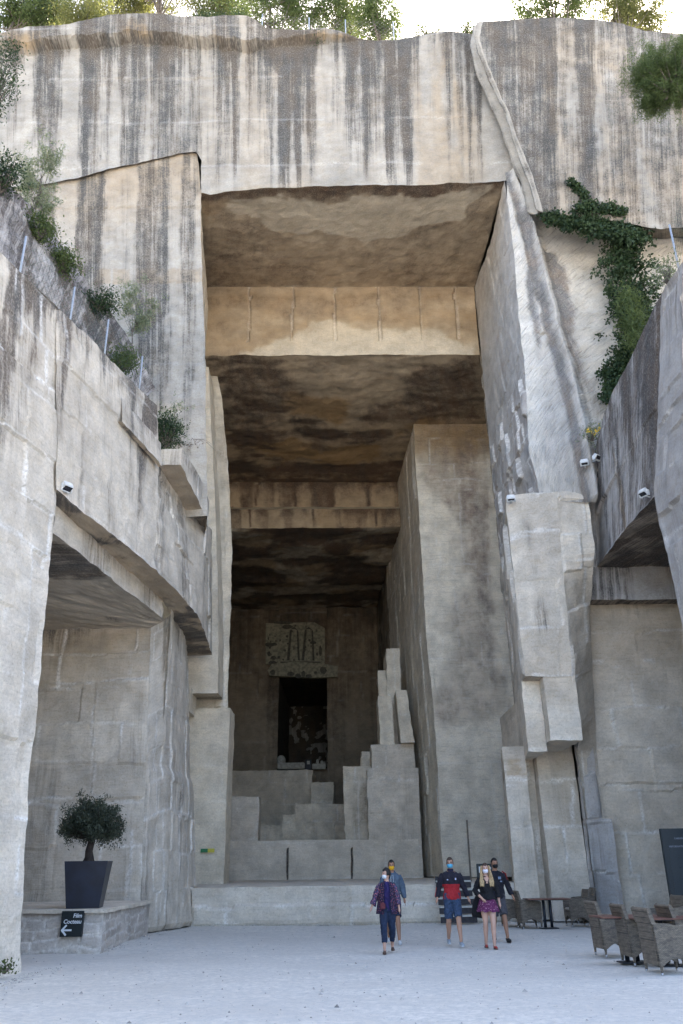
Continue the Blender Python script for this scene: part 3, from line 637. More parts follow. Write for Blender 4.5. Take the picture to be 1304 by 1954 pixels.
# niche back wall
nx0 = xr(1128, 1500, YN) - .35
def niche(P, u, v, U, V, st, dz):
    z = P[:, 2]; x = P[:, 0]; st[:, 0] = st[:, 0] * .6 + .22 * sst(8.0, 11, z + (fbm(x * .8, z * .5, x * 0, 5, 3) - .5) * 3) - .05; st[:, 3] += .2 * sst(7, 10, z) - .3; st[:, 1] += .1 + .25 * sst(6, 9, z); return dz  # occlusion under the beam painted in: wall darkens towards the top
nw_ = Rock(); nw_.sheet([np.array([nx0, YN, bz + .03]), np.array([xW + 9, YN, bz + .03])], [np.array([nx0, YN, -.05]), np.array([xW + 9, YN, -.05])], res=.08, fn=wall(308, 1.3, 2.6, .05, .8, .35, .5, .12, 0, 3, .1, extra=niche, broken=.85))
# a chipped foot strip where niche wall meets the pillar
rw.box(nx0 - .05, nx0 + .75, YN - .45, YN, 0, 2.9, res=.08, fn=wall(309, 1.4, 1.2, .08, 1, .4, .4, .1, 0, 1, 0, broken=.9), faces='flrt')
rw.box(nx0 - .02, nx0 + .5, YN - .25, YN, 2.9, 7.0, res=.08, fn=wall(310, 1.4, 1.2, .1, 1, .3, .4, .1, 0, 1, 0, broken=.9), faces='flrt')
# top of wall
rw.sheet([p + np.array([6, 0, .8]) for p in wtop], wtop, res=.3, fn=plainst(.5, .1, .6))
# far return above the jamb, closing against the raked face
# unseen walls added behind the near pier to keep the niche dark
rw.sheet([np.array([17, YN, 13.4]), np.array([17, 20.6, 13.4])], [np.array([17, YN, -.05]), np.array([17, 20.6, -.05])], res=.3, fn=plainst(0, 0, 0))
rw.sheet([np.array([17, 20.7, 13.0]), np.array([9.15, 20.7, 13.0])], [np.array([17, 20.7, -.05]), np.array([9.15, 20.7, -.05])], res=.3, fn=plainst(0, 0, 0))
rwo = rw.build('quarry_wall', ST_GREY); nw_.build('niche_back', ST, rwo)
tag(rwo, 'dark streaked stone wall on the right with a large square opening cut into it', 'wall')

# ================================================================== LEFT WALL
Wn = [(-8.1, 9.5), (-7.1, 13.95), (-6.58, 17.3), (-5.46, 22.3)]
wl0 = [np.array([-6.12, 16.9, 0.0]), np.array([-7.0, 12.5, 0.0]), np.array([-8.4, 7.0, 0.0])][::-1]
lw = Rock()
def gl(px, py):                                     # a photo point on the left wall's own plane
    d = ray(px, py); n = np.array([1.0, -.2036, 0]); p0 = np.array([-6.58, 17.3, 9.6]); return CAMP + d * (np.dot(n, p0 - CAMP) / np.dot(n, d))
ltop = [gl(-160, 330), gl(-60, 430), gl(0, 478), gl(60, 540), gl(115, 592), gl(165, 636), gl(215, 690), gl(260, 735), gl(300, 772)]
llin = [(107, 935), (160, 980), (200, 1008), (250, 1047), (295, 1085), (335, 1125), (375, 1170), (392, 1210), (405, 1250)]
llz = [np.array(PZ(a, b, 9.6)) for a, b in llin]
sB = [np.array(PZ(a, b, 13.0)) for a, b in [(345, 885), (366, 928), (386, 972), (397, 1004)]]
sI = [np.array(PZ(a, b, 13.0)) for a, b in [(303, 889), (330, 930), (356, 974), (376, 1005)]]
def leftfn(P, u, v, U, V, st, dz):
    y, z = P[:, 1], P[:, 2]; n = fbm(y * 1.3, z * .1, y * 0, 401, 4)
    st[:, 0] = st[:, 0] * .9 + .65 * sst(.5, .64, n) * sst(8.5, 13.8, z) + .2 * sst(.5, .62, fbm(y * 2.3, z * .12, y * 0, 405, 3)) * sst(2, 10, z) + .28 * sst(13.0, 14.4, z + (n - .5) * 2) - .08
    st[:, 3] += .1
    return dz
lwf = wall(400, 1.25, 2.6, .045, .55, .25, .5, .15, .25, 2.5, 0.02, extra=leftfn, broken=.4)
# near pier
pe = [gl(107, 935), gl(100, 1000), gl(88, 1130), gl(82, 1200), gl(72, 1350), gl(52, 1500), gl(45, 1650)]
pe = [np.array([-5.72, 16.4, -.05]), PY(42, 1740, 16.45), PY(50, 1600, 16.5), PY(58, 1480, 16.6), PY(70, 1360, 16.7), PY(82, 1210, 16.9), PY(92, 1090, 17.1), PY(107, 935, 17.3)]
nearbot = np.array([-7.6, 8.0, -.05]); neartop = np.array([-8.5, 8.0, 14.0]); 
splt = gl(107, 592)
lw.sheet([neartop, ltop[2], ltop[3], splt], [nearbot, pe[0]], right=pe + [splt], res=.065, fn=wall(410, 1.3, 1.5, .07, .9, .35, .6, .1, .25, 3, 0, extra=leftfn, broken=.9))
# jamb face turning into the opening
pi = [p + np.array([-.9, .35, 0]) for p in pe]
lw.sheet([pe[-1], pi[-1]], [pe[0], pi[0]], left=pe, right=pi, res=.1, fn=wall(411, 1.2, 1.2, .05, .5, .3, .4, .1, .1, 1, 0))
# face above the opening
lw.sheet([splt, ltop[4], ltop[5], ltop[6], ltop[7], ltop[8]], llz[:5] , left=[llz[0], splt], right=[llz[4], sI[0], gl(302, 868), ltop[8]], res=.065, fn=lwf)
# beyond the notch the wall steps down under a projecting slab and curves towards the pillar
sT = [p + np.array([0, .0, 1.0]) for p in sB]; sT[0][2] = 13.5; sT[1][2] = 13.75
lw.sheet([sI[0], sI[1], sI[2], sB[3] + np.array([-.1, 0, .1]), PY(404, 1010, 32.0)], llz[4:], left=[llz[4], sI[0]], right=[llz[-1], PY(405, 1130, 33.0), PY(404, 1010, 32.0)], res=.075, fn=wall(420, 1.2, 2.0, .06, .6, .35, .5, .2, .3, 3, 0, lean=.05))
# soffit of the great opening and its inner drop beam
sin = [np.array(PZ(a, b, 9.62)) for a, b in [(107, 965), (310, 1145), (335, 1190), (350, 1252)]]
def soff(P, u, v, U, V):
    n = fbm(P[:, 1] * .8, P[:, 0] * .8, u * 0, 5, 4); return np.stack([.05 + .65 * sst(.5, .62, n), .45 + .2 * n, 0 * u, .35 + 0 * u], 1), (n - .5) * .15
lw.sheet(llz, sin, res=.1, fn=soff)
bb = [np.array(PZ(a, b, 8.9)) for a, b in [(102, 1017), (310, 1180)]]
lw.sheet([sin[0], sin[1]], bb, res=.08, fn=wall(421, 1.0, 1.0, .02, .3, .35, .4, .15, .15, .4, .1))
# niche ceiling
ncl = [PY(40, 1208, 26.2), PY(282, 1190, 26.2)]; ncl = [np.array([p[0], p[1], 8.85]) for p in ncl]
lw.sheet(bb + [bb[1] + np.array([.02, .3, 0])], [np.array([-13.5, 26.2, 8.86]), ncl[1]], left=[np.array([-13.5, 26.2, 8.86]), np.array([-13.5, 18.2, 8.86]), bb[0]], res=.13,
         fn=lambda P, u, v, U, V: (np.stack([.12 + .6 * sst(.5, .62, fbm(P[:, 0] * .5, P[:, 1] * .4, u * 0, 15, 4)), .2 + 0 * u, 0 * u, .6 + 0 * u], 1), (fbm(u, v, u * 0, 6, 3) - .5) * .12))
# niche back wall and side
def nich2(P, u, v, U, V, st, dz):
    z = P[:, 2]; st[:, 1] = .04 + .25 * sst(5, 8.5, z); st[:, 3] += .1; st[:, 0] += .02 + .3 * sst(7.2, 8.9, z + (fbm(u * .7, v, u * 0, 8, 3) - .5) * 2) * sst(-7, -10, P[:, 0]); return dz
nbc = [np.array([-5.75, 25.5, 0]), np.array([-5.95, 25.7, 4.4]), np.array([ncl[1][0] + .1, 26.2, 8.87])]
lw.sheet([np.array([-13.5, 26.2, 8.87]), nbc[-1]], [np.array([-13.5, 25.5, 0]), nbc[0]], right=nbc, res=.08, fn=wall(430, 1.15, 2.0, .05, .8, .3, .6, .12, .1, 2, .15, extra=nich2, broken=.85))
lw.sheet([np.array([-13.5, 17, 8.87]), np.array([-13.5, 26.2, 8.87])], [np.array([-13.5, 17, 0]), np.array([-13.5, 26, 0])], res=.3)
# curved pier from the niche corner back to the stage
cp_b = [nbc[0], np.array([-5.35, 26.5, 0]), np.array([-5.05, 27.6, 0]), np.array([-4.9, 28.8, 0]), np.array([-4.95, 29.8, 0])]
cp_t = [nbc[-1], np.array([-5.9, 27.4, 9.63]), np.array([-5.85, 29.5, 9.63]), np.array([-6.2, 32.5, 9.63]), np.array([-6.6, 34, 9.63])]
def pierx(P, u, v, U, V, st, dz):
    z = P[:, 2]; st[:, 3] += .15; st[:, 0] += .1 * sst(8.9, 4, z) * (fbm(u, v * .4, u * 0, 17, 2) > .5); return dz + .10 * sst(4.6, 4.3, z)
lw.sheet(cp_t, cp_b, left=nbc, res=.07, fn=wall(440, 1.15, .8, .035, .7, .45, .5, .15, .1, 2, 0, extra=pierx, broken=.55, lean=.05))
# wall top
lw.sheet([p + np.array([-1.2, 0, 0.1]) for p in ltop], ltop, res=.2, fn=plainst(.35, 0, .5))
lw.sheet([np.array([-6.9, 17.2, 9.5]), np.array([-13.6, 17.2, 9.5])], [np.array([-6.8, 16.9, -.05]), np.array([-13.6, 16.9, -.05])], res=.3, fn=plainst(0, 0, 0))  # unseen wall added behind the near pier to darken the left niche
lwo = lw.build('quarry_wall', ST); tag(lwo, 'pale stone wall on the left with a wide square opening and curving lintel', 'wall')
sl_ = Rock()
sTi = [p + np.array([-1.6, .5, 0.1]) for p in sT]; f0 = gl(303, 868)
sl_.sheet(sT, sB, res=.08, fn=wall(451, 1, 1, .03, .4, .4, .4, .3, .5, 1, 0)).sheet(sTi, sT, res=.1, fn=plainst(.4, .1, .5)).sheet(sB, sI, res=.08, fn=soff)
sl_.sheet([at(sI[0], 13.55), sT[0]], [sI[0], sB[0]], res=.08, fn=plainst(.25, .1, .4)).sheet([sT[-1], sTi[-1]], [sB[-1], sI[-1]], res=.1)
# second, narrow string running down from the wall to the slab
e0 = [gl(225, 806), gl(262, 846), gl(302, 890)]
e0u = [p + np.array([.0, 0, .16]) for p in e0]; e0i = [p + np.array([.12, -.01, 0.01]) for p in e0]; 
sl_.sheet(e0i, e0, res=.06, fn=soff).sheet([p + np.array([0.02, 0, .8]) for p in e0], e0i, res=.08, fn=wall(452, 1, 2, .02, .2, .4, .4, .3, .3, 1, 0))
sl_.build('projecting_slab', ST, lwo)

# rock slope behind the left wall's rim
sp = Rock()
lo = [p + np.array([-.9, .1, -.2]) for p in ltop]
up_ = [PX(-160, 180, -9.5), PX(-60, 260, -9.3), PX(0, 335, -9.2), PX(60, 395, -9.0), PX(110, 455, -8.6), PX(170, 545, -8.0), PX(215, 600, -7.6), PX(255, 660, -7.2), PX(296, 742, -6.5)]
def rub(P, u, v, U, V):
    n = fbm(P[:, 1] * 1.5, P[:, 2] * 1.5, u * 0, 5, 4)
    return np.stack([.55 + (n - .5) * 1.0, .08 + 0 * u, 0 * u, .5 + 0 * u], 1), (fbm(P[:, 1] * 2, P[:, 2] * 2, P[:, 0], 7, 4) - .5) * .35
sp.sheet(up_, lo, res=.09, fn=rub)
sp.sheet([p + np.array([-8, 2, .5]) for p in up_], up_, res=.4, fn=rub)
tag(sp.build('rock_slope', ST_GREY), kind='structure')

# ================================================================== INSIDE: stage, pillars, hall
zs = 1.07
stg = Rock()
def stagef(seed):
    w = wall(seed, .55, 2.6, .03, .8, .3, .4, .1, 0, 1, 0, broken=.6)
    def f(P, u, v, U, V):
        st, dz = w(P, u, v, U, V); dz = dz + .12 * (P[:, 2] < .5 + .12 * (fbm(u, v * 0, u * 0, 5, 2) - .5)) * (V < 2); return st, dz
    return f
sx0 = xr(368, 1700, 28.7); 
stg.box(sx0, 5.45, 28.7, 62, -.05, zs, res=.09, fn=stagef(501), faces='fl')
stg.sheet([np.array([-10, 62, zs]), np.array([8, 62, zs])], [np.array([sx0, 28.7, zs]), np.array([5.45, 28.7, zs])], res=.14, fn=plainst(0, 0, .1))
stg.box(sx0 - .55, sx0, 28.85, 31, -.05, zs + .02, res=.08, fn=stagef(502), faces='flt')
stg_o = stg.build('stone_stage', ST); tag(stg_o, 'long low stone platform across the foot of the porch, behind the walking group', 'platform')

# left pillar with its overhanging upper block
lp = Rock()
xa, xb = xr(345, 1600, 35.0), xr(428, 1640, 35.0)
lp.box(xa - 1.5, xb, 35, 36.6, zs, 7.8, res=.1, fn=wall(511, 1.5, 3, .02, .4, .3, .3, .1, 0, 1, .12), faces='fr')
xa2, xb2 = xr(350, 1300, 33.2), xr(417, 1300, 33.2); zl1 = PY(380, 1322, 33.2)[2]
uR = PYs([(417, 1322), (418, 1200), (415, 1080), (411, 960), (405, 850), (398, 700)], 34.1); uL = [p + np.array([-3.0, 0, 0]) for p in uR]
lp.sheet([uL[-1], uR[-1]], [uL[0], uR[0]], left=uL, right=uR, res=.1, fn=wall(512, 1.5, 3, .03, .5, .3, .4, .15, .1, 2, .05))
lp.sheet([uL[0], uR[0]], [uL[0] + np.array([0, 1.2, 0]), uR[0] + np.array([0, 1.2, 0])], res=.1, fn=plainst(.3, .2, .5))
uK = [p + np.array([0, 1.5, 0]) for p in uR]
lp.sheet([uR[-1], uK[-1]], [uR[0], uK[0]], left=uR, right=uK, res=.12)
xs2 = xr(362, 1350, 33.0); zs2 = PY(360, 1352, 33.0)[2]
lp.box(xa2 - 1.5, xs2 - .1, 33.4, 35, zs2, zl1 + .3, res=.1, fn=wall(513, 1.5, 3, .02, .4, .4, .3, .12, 0, 1, 0), faces='fbr')
# slim buttress strip beside it
pR = PYs([(430, 1674), (432, 1500), (436, 1300), (441, 1150), (443, 1050), (439, 940), (432, 850), (424, 760), (410, 690)], 35.7); pL = [p + np.array([-1.6, 0, 0]) for p in pR]; pK = [p + np.array([-.2, .9, 0]) for p in pR]
lp.sheet([pL[-1], pR[-1]], [pL[0], pR[0]], left=pL, right=pR, res=.1, fn=wall(514, 2.2, .5, .05, .6, .2, .4, .15, .1, 3, .0))
lp.sheet([pR[-1], pK[-1]], [pR[0], pK[0]], left=pR, right=pK, res=.12)
tag(lp.build('quarry_pillar', ST_IN), 'narrow pale pillar at the left end of the platform with a ledge halfway up', 'pillar')

# great inner pillar on the right
ip = Rock()
YP = 40.7
pl = [(848, 1674), (842, 1600), (834, 1450), (825, 1330), (813, 1200), (806, 1080), (799, 960), (793, 880), (790, 809)]
pr = [(1010, 1674), (960, 1100), (950, 809)]
dkp = [tuple(PY(a, b, YP)[[0, 2]]) for a, b in [(800, 810), (930, 805), (935, 1000), (960, 1200), (975, 1350), (840, 1360), (850, 1190), (880, 1100), (870, 960), (850, 930), (805, 925)]]
def pil(P, u, v, U, V):
    st, dz = wall(521, 1.6, 2.4, .03, .5, .15, .3, .12, 0, 2, .1, broken=.4)(P, u, v, U, V); x, z = P[:, 0], P[:, 2]
    d = region(x, z, dkp, .8, 1.6, .35, 61); top = sst(20.3, 23.5, z + (fbm(x, z * .6, x * 0, 62, 3) - .5) * 2.2)
    st[:, 0] = st[:, 0] + d * (.10 + .26 * fbm(x * .5, z * 1.6, x * 0, 63, 4)) * (1 - top) + .18 * top; st[:, 1] = .85 * top + .15 * d; st[:, 3] += .3 * d
    return st, dz
ip.sheet(PYs([(790, 809), (860, 809), (950, 809)], YP), PYs([(848, 1674), (920, 1674), (1010, 1674)], YP), left=PYs(pl, YP), right=PYs(pr, YP), res=.09, fn=pil)
pl3 = PYs(pl, YP); far = [np.array([p[0] - .12 - (p[2] - zs) * .012 - .35, YB2 + 2, p[2]]) for p in pl3]
far = [np.array([2.9 + .25, 56, p[2]]) for p in pl3]
def pside(P, u, v, U, V, st, dz):
    z, y = P[:, 2], P[:, 1]; n = fbm(y * .5, z * .25, y * 0, 64, 3)
    st[:, 0] = st[:, 0] * .4 + .02 + .2 * (n - .5); st[:, 3] -= .1; st[:, 1] = .35 * sst(12, 18, z)
    vf = np.abs(y - 42.0 - .15 * np.sin(z)) < .12; st[:, 0] += .0
    fis = np.exp(-((y - 43.6) / .22) ** 2) * np.exp(-((z - 6.4) / .55) ** 2); st[:, 0] += 2 * (fis > .35); return dz - .5 * (fis > .35)
ip.sheet([far[-1], pl3[-1]], [far[0], pl3[0]], left=far, right=pl3, res=.1, fn=wall(522, 1.9, 1.1, .045, .95, .4, .5, .15, .3, 4, .1, extra=pside, broken=.75))
tag(ip.build('quarry_pillar', ST_PIL), 'huge square inner pillar rising to the second ceiling, darkly stained down its right half', 'pillar')
# wall behind the pillar, right side of the hall
hr = Rock()
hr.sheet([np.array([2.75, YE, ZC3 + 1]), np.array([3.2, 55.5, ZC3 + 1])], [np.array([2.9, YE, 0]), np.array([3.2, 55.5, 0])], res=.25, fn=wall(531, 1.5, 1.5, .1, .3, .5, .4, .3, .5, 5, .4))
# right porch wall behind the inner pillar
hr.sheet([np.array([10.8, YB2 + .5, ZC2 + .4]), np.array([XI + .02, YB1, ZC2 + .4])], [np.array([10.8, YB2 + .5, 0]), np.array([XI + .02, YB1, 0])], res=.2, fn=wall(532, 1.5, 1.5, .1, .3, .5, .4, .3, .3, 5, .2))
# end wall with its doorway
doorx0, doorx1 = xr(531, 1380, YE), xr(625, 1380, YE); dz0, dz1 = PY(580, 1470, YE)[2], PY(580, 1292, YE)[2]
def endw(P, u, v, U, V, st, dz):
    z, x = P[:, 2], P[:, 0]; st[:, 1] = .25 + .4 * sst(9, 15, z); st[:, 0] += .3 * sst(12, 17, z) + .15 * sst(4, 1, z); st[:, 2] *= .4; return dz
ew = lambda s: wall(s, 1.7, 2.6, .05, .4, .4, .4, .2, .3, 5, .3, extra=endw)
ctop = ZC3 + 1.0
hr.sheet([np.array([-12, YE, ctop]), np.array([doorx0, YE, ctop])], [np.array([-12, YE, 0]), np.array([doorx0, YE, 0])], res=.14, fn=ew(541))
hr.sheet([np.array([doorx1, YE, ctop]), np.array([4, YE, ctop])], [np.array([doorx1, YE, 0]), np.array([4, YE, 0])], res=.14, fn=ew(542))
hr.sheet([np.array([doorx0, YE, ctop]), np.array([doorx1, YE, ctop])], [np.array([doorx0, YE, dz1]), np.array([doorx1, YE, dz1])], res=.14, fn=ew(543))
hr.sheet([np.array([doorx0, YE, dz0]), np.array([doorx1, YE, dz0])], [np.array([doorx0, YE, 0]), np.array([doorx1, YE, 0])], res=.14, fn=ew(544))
hr.sheet([np.array([doorx0, YE, dz1]), np.array([doorx0, YE + 13, dz1])], [np.array([doorx0, YE, dz0]), np.array([doorx0, YE + 13, dz0])], res=.3, fn=plainst(.7, .3, .9))  # recess faces coloured near black, shade of the doorway's depth painted in
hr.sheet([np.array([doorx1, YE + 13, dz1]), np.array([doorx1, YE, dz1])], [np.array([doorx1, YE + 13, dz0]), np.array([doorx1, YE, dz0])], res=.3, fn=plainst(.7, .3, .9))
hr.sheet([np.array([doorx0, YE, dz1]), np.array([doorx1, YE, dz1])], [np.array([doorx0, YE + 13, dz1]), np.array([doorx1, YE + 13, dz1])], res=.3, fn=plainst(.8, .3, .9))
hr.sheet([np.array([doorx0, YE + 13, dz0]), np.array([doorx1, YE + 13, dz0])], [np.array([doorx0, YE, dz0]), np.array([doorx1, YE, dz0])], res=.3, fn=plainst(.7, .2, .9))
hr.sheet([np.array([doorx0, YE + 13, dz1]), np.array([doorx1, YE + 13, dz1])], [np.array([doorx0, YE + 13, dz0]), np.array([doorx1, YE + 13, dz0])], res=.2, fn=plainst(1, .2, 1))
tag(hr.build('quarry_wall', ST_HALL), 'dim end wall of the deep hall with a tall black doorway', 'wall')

# cut blocks stepping up inside the hall: (x0px, x1px, top row, base row, front Y, depth, label)
def cut(x0, x1, top, Y, dep, label, seed, base=zs, xt=None, m=ST_IN, bot=None, tone=.25, group=None, rough=.07):
    a, b = xr(x0, 1560, Y), xr(x1, 1560, Y); z = PY((x0 + x1) / 2, top, Y)[2]; zb_ = base if bot is None else PY((x0 + x1) / 2, bot, Y)[2]
    at0, at1 = (xr(xt[0], top, Y), xr(xt[1], top, Y)) if xt else (a, b)
    def tf(x, y, zz):
        k = (zz - zb_) / (z - zb_); f = (x - a) / (b - a); xx = (a + (b - a) * f) * (1 - k) + (at0 + (at1 - at0) * f) * k; return np.array([xx, y, zz])
    r = Rock(); r.box(a, b, Y, Y + dep, zb_, z, res=.09, fn=wall(seed, 1.5, 2.2, .03, .6, tone, .6, .14, .0, 1, .08), faces='flrtb' if bot else 'flrt', tf=tf, amp=rough)
    o = r.build('cut_block', m); tag(o, label, 'stone block', group); return o
lwl = Rock()
za, zb2 = PY(600, 1603, 44.0)[2], zs
def lowf(P, u, v, U, V):
    st, dz = wall(551, 1.7, 20, .0, .5, .15, .3, .08, 0, 1, 0)(P, u, v, U, V)
    for c in (550, 673):
        k = np.abs(P[:, 0] - xr(c, 1640, 44.0)) < .035; k &= P[:, 2] < za - .35; st[k, 0] = 1.0; dz[k] -= .15
    return st, dz
lwl.box(xr(424, 1640, 44), xr(800, 1640, 44), 44, 45.4, zb2, za, res=.07, fn=lowf, faces='flrt')
tag(lwl.build('low_wall', ST), 'low smooth stone wall along the back of the platform, split by two dark seams', 'wall')
cut(424, 494, 1520, 44.1, 1.2, 'pale cube-like block standing on the left end of the low wall', 561, za, m=ST)
cut(440, 597, 1470, 60, 4.5, 'broad grey block at the rear left of the hall below the black doorway', 562, tone=.6)
cut(594, 637, 1493, 59, 3, 'middle-sized grey block right of the broad rear block', 563, tone=.45)
cut(490, 545, 1575, 52.5, 4, 'lowest step of the pale stepped blocks behind the low wall', 564)
cut(540, 568, 1555, 52.3, 4, 'narrow middle step of the pale stepped blocks behind the low wall', 565)
cut(564, 662, 1534, 52.1, 4, 'highest and widest of the pale stepped blocks behind the low wall', 566)
cut(660, 712, 1462, 45.6, 3.5, 'tall slab with a dark left edge beside the stepped tower', 567, xt=(655, 720))
cut(703, 803, 1466, 44.02, 3.0, 'broad pale shaft forming the base of the stepped tower', 568, m=ST)
cut(690, 730, 1434, 47.0, 3, 'small leaning block peeping out behind the tall slab', 569, xt=(690, 720))
cut(716, 800, 1420, 44.5, 3.5, 'wide middle stage of the stepped tower', 570, xt=(708, 790), m=ST)
cut(731, 766, 1327, 44.8, 3, 'tall narrow shaft in the middle of the stepped tower', 571, xt=(722, 748))
cut(736, 760, 1278, 46.2, 2.5, 'short rounded stub behind the tall shaft of the stepped tower', 572, xt=(722, 737), tone=.5)
cut(750, 784, 1237, 46.0, 3, 'topmost weathered finger of the stepped tower', 573, xt=(737, 762), tone=.55)
cut(772, 798, 1316, 43.9, 3.4, 'hanging block jutting out on the right of the stepped tower', 574, xt=(756, 776), bot=1417)

# carved panel over the doorway: generic pale relief with blobs and two upright shapes
relm = plain('pale_carved_stone', (.25, .22, .15), .9, .3, 5); reld = plain('dark_carved_recess', (.085, .075, .055), .9, .3, 8)
rel = empty('relief_panel', PY(565, 1295, YE)); tag(rel, 'pale carved relief panel with two upright forms above the black doorway', 'relief')
def slab_bm(bm, poly, y0, y1):
    f = [bm.verts.new((p[0], y0, p[1])) for p in poly]; k = [bm.verts.new((p[0], y1, p[1])) for p in poly]; n = len(poly)
    bm.faces.new(f); bm.faces.new(k[::-1])
    for i in range(n): bm.faces.new((f[i], k[i], k[(i + 1) % n], f[(i + 1) % n]))
rl = np.array(rel.location)
def lp2(px, py): p = PY(px, py, YE) - rl; return (p[0], p[2])
def blob(cx, cy, rx, ry, n=14, j=.15, sd=0):
    rn = random.Random(sd); return [(cx + rx * (1 + rn.uniform(-j, j)) * math.cos(t * 2 * math.pi / n), cy + ry * (1 + rn.uniform(-j, j)) * math.sin(t * 2 * math.pi / n)) for t in range(n)]
bm = bmesh.new(); slab_bm(bm, [lp2(*p) for p in [(508, 1191), (600, 1189), (620, 1200), (620, 1268), (508, 1268)]], -.28, -.01); from_bm('panel', bm, relm, rel)
bm = bmesh.new(); slab_bm(bm, [lp2(*p) for p in [(520, 1270), (560, 1266), (610, 1268), (645, 1274), (644, 1294), (600, 1296), (516, 1292), (512, 1282)]], -.55, -.01); from_bm('lintel_slab', bm, relm, rel)
bm = bmesh.new()
for i, (a, b, c, d) in enumerate([(516, 1232, 9, 4), (524, 1231, 6, 3), (514, 1249, 3, 5), (523, 1257, 5, 4), (533, 1256, 3, 3), (521, 1266, 8, 4), (549, 1198, 10, 4), (541, 1190, 20, 3), (598, 1228, 7, 3), (612, 1244, 3, 10)]):
    slab_bm(bm, [lp2(*q) for q in blob(a, b, c, d, sd=i)], -.31, -.27)
rn9 = random.Random(12)
for _ in range(46):
    a, b = rn9.uniform(512, 616), rn9.uniform(1194, 1264)
    slab_bm(bm, [lp2(*q) for q in blob(a, b, rn9.uniform(.8, 2.6), rn9.uniform(.7, 3), n=8, j=.4, sd=_ + 90)], -.30 - .0004 * _, -.27)
for sx in (562, 590):                                # outlines of two upright forms
    for p in ([(sx - 8, 1205), (sx - 4, 1203), (sx - 9, 1262), (sx - 14, 1262)], [(sx + 5, 1205), (sx + 8, 1205), (sx + 11, 1262), (sx + 7, 1262)], [(sx - 8, 1203), (sx, 1198), (sx + 8, 1205), (sx, 1202)]):
        slab_bm(bm, [lp2(*q) for q in p], -.31, -.27)
slab_bm(bm, [lp2(*q) for q in [(536, 1264), (612, 1264), (612, 1268), (536, 1268)]], -.31, -.27)
for i, (a, b, c, d) in enumerate([(522, 1286, 5, 5), (556, 1289, 7, 4), (570, 1293, 6, 5), (580, 1289, 4, 6), (590, 1293, 6, 4), (603, 1287, 3, 3), (618, 1282, 6, 7)]):
    slab_bm(bm, [lp2(*q) for q in blob(a, b, c, d, sd=i + 40)], -.58, -.54)
from_bm('carving', bm, reld, rel)

# things on the doorway sill
silm = plain('sill_stone', (.38, .36, .30), .9, .2, 6); blk = plain('black_case', (.02, .02, .022), .5)
def tbox(bm, x0, x1, y0, y1, z0, z1, bev=0.0):
    r = bmesh.ops.create_cube(bm, size=1); vsx = r['verts']
    for v in vsx: v.co = Vector(((x0 + x1) / 2 + v.co.x * (x1 - x0), (y0 + y1) / 2 + v.co.y * (y1 - y0), (z0 + z1) / 2 + v.co.z * (z1 - z0)))
    if bev: bmesh.ops.bevel(bm, geom=list({e for v in vsx for e in v.link_edges}), offset=bev, segments=2, affect='EDGES')
p = PY(530, 1468, YE - .5); q = PY(582, 1458, YE - .5)
bm = bmesh.new(); tbox(bm, p[0], q[0], YE - .7, YE - .02, p[2], q[2] + .1, .05); tag(from_bm('sill_stone', bm, silm), 'long pale slab lying on the sill of the black doorway', 'stone')
p = PY(583, 1472, YE - .5); q = PY(594, 1449, YE - .5)
bm = bmesh.new(); tbox(bm, p[0], q[0], YE - .6, YE - .02, p[2], q[2], .03); o = from_bm('equipment_case', bm, blk); tag(o, 'dark square case in the middle of the doorway sill', 'case')
bm = bmesh.new(); tbox(bm, p[0] + .12, q[0] - .1, YE - .64, YE - .6, p[2] + .5, q[2] - .12, .01); from_bm('case_front', bm, silm, o)
p = PY(596, 1468, YE - .5); q = PY(622, 1457, YE - .5)
bm = bmesh.new(); tbox(bm, p[0], q[0], YE - .6, YE - .02, p[2], q[2], .04); tbox(bm, p[0] + .3, p[0] + .5, YE - .4, YE - .2, q[2], q[2] + .35, .05); tbox(bm, q[0] - .4, q[0] - .2, YE - .4, YE - .2, q[2], q[2] + .25, .05)
tag(from_bm('sill_stone', bm, silm), 'short pale slab with lumps on the right of the doorway sill', 'stone')
bm = bmesh.new(); bmesh.ops.create_icosphere(bm, subdivisions=3, radius=.34); 
for v in bm.verts: v.co.z *= 1.25
o = from_bm('boulder', bm, silm, None, True); o.location = PY(537, 1452, YE - .3).tolist(); tag(o, 'small rounded boulder on the left end of the doorway sill', 'boulder')

# wooden steps up to the stage
stp = empty('steps', (3.6, 28.1, 0)); tag(stp, 'dark slatted steps leading up to the platform behind the walking people', 'steps')
dkw = plain('dark_timber', (.035, .032, .035), .6, .3, 12); ltw = plain('pale_tread', (.45, .44, .40), .8, .1, 12)
x0s, x1s = xr(835, 1700, 28.1), xr(903, 1700, 28.1)
for k in range(5):
    z = .03 + .235 * k; yy = 27.55 + .22 * k
    bm = bmesh.new(); tbox(bm, x0s - 3.6, x1s - 3.6, yy - 28.1, yy + .19 - 28.1, z + .165, z + .21, .005); from_bm('tread', bm, ltw, stp)
    bm = bmesh.new(); tbox(bm, x0s - 3.6, x1s - 3.6, yy + .02 - 28.1, yy + .05 - 28.1, z, z + .163, .004); from_bm('riser', bm, dkw, stp)
bm = bmesh.new(); tbox(bm, x0s - 3.6, x1s - 3.6, .5, .56, 1.10, 1.30, .005); from_bm('top_rail', bm, dkw, stp)

# upright timber against the pillar, wall fixings
bm = bmesh.new(); tbox(bm, -.03, .03, -.03, .03, 0, 2.1, .004); o = from_bm('timber_post', bm, plain('old_timber', (.16, .13, .10), .8, .2, 10)); o.location = (xr(899, 1680, 33), 33, zs); tag(o, 'thin upright timber batten standing on the platform behind the group', 'post')

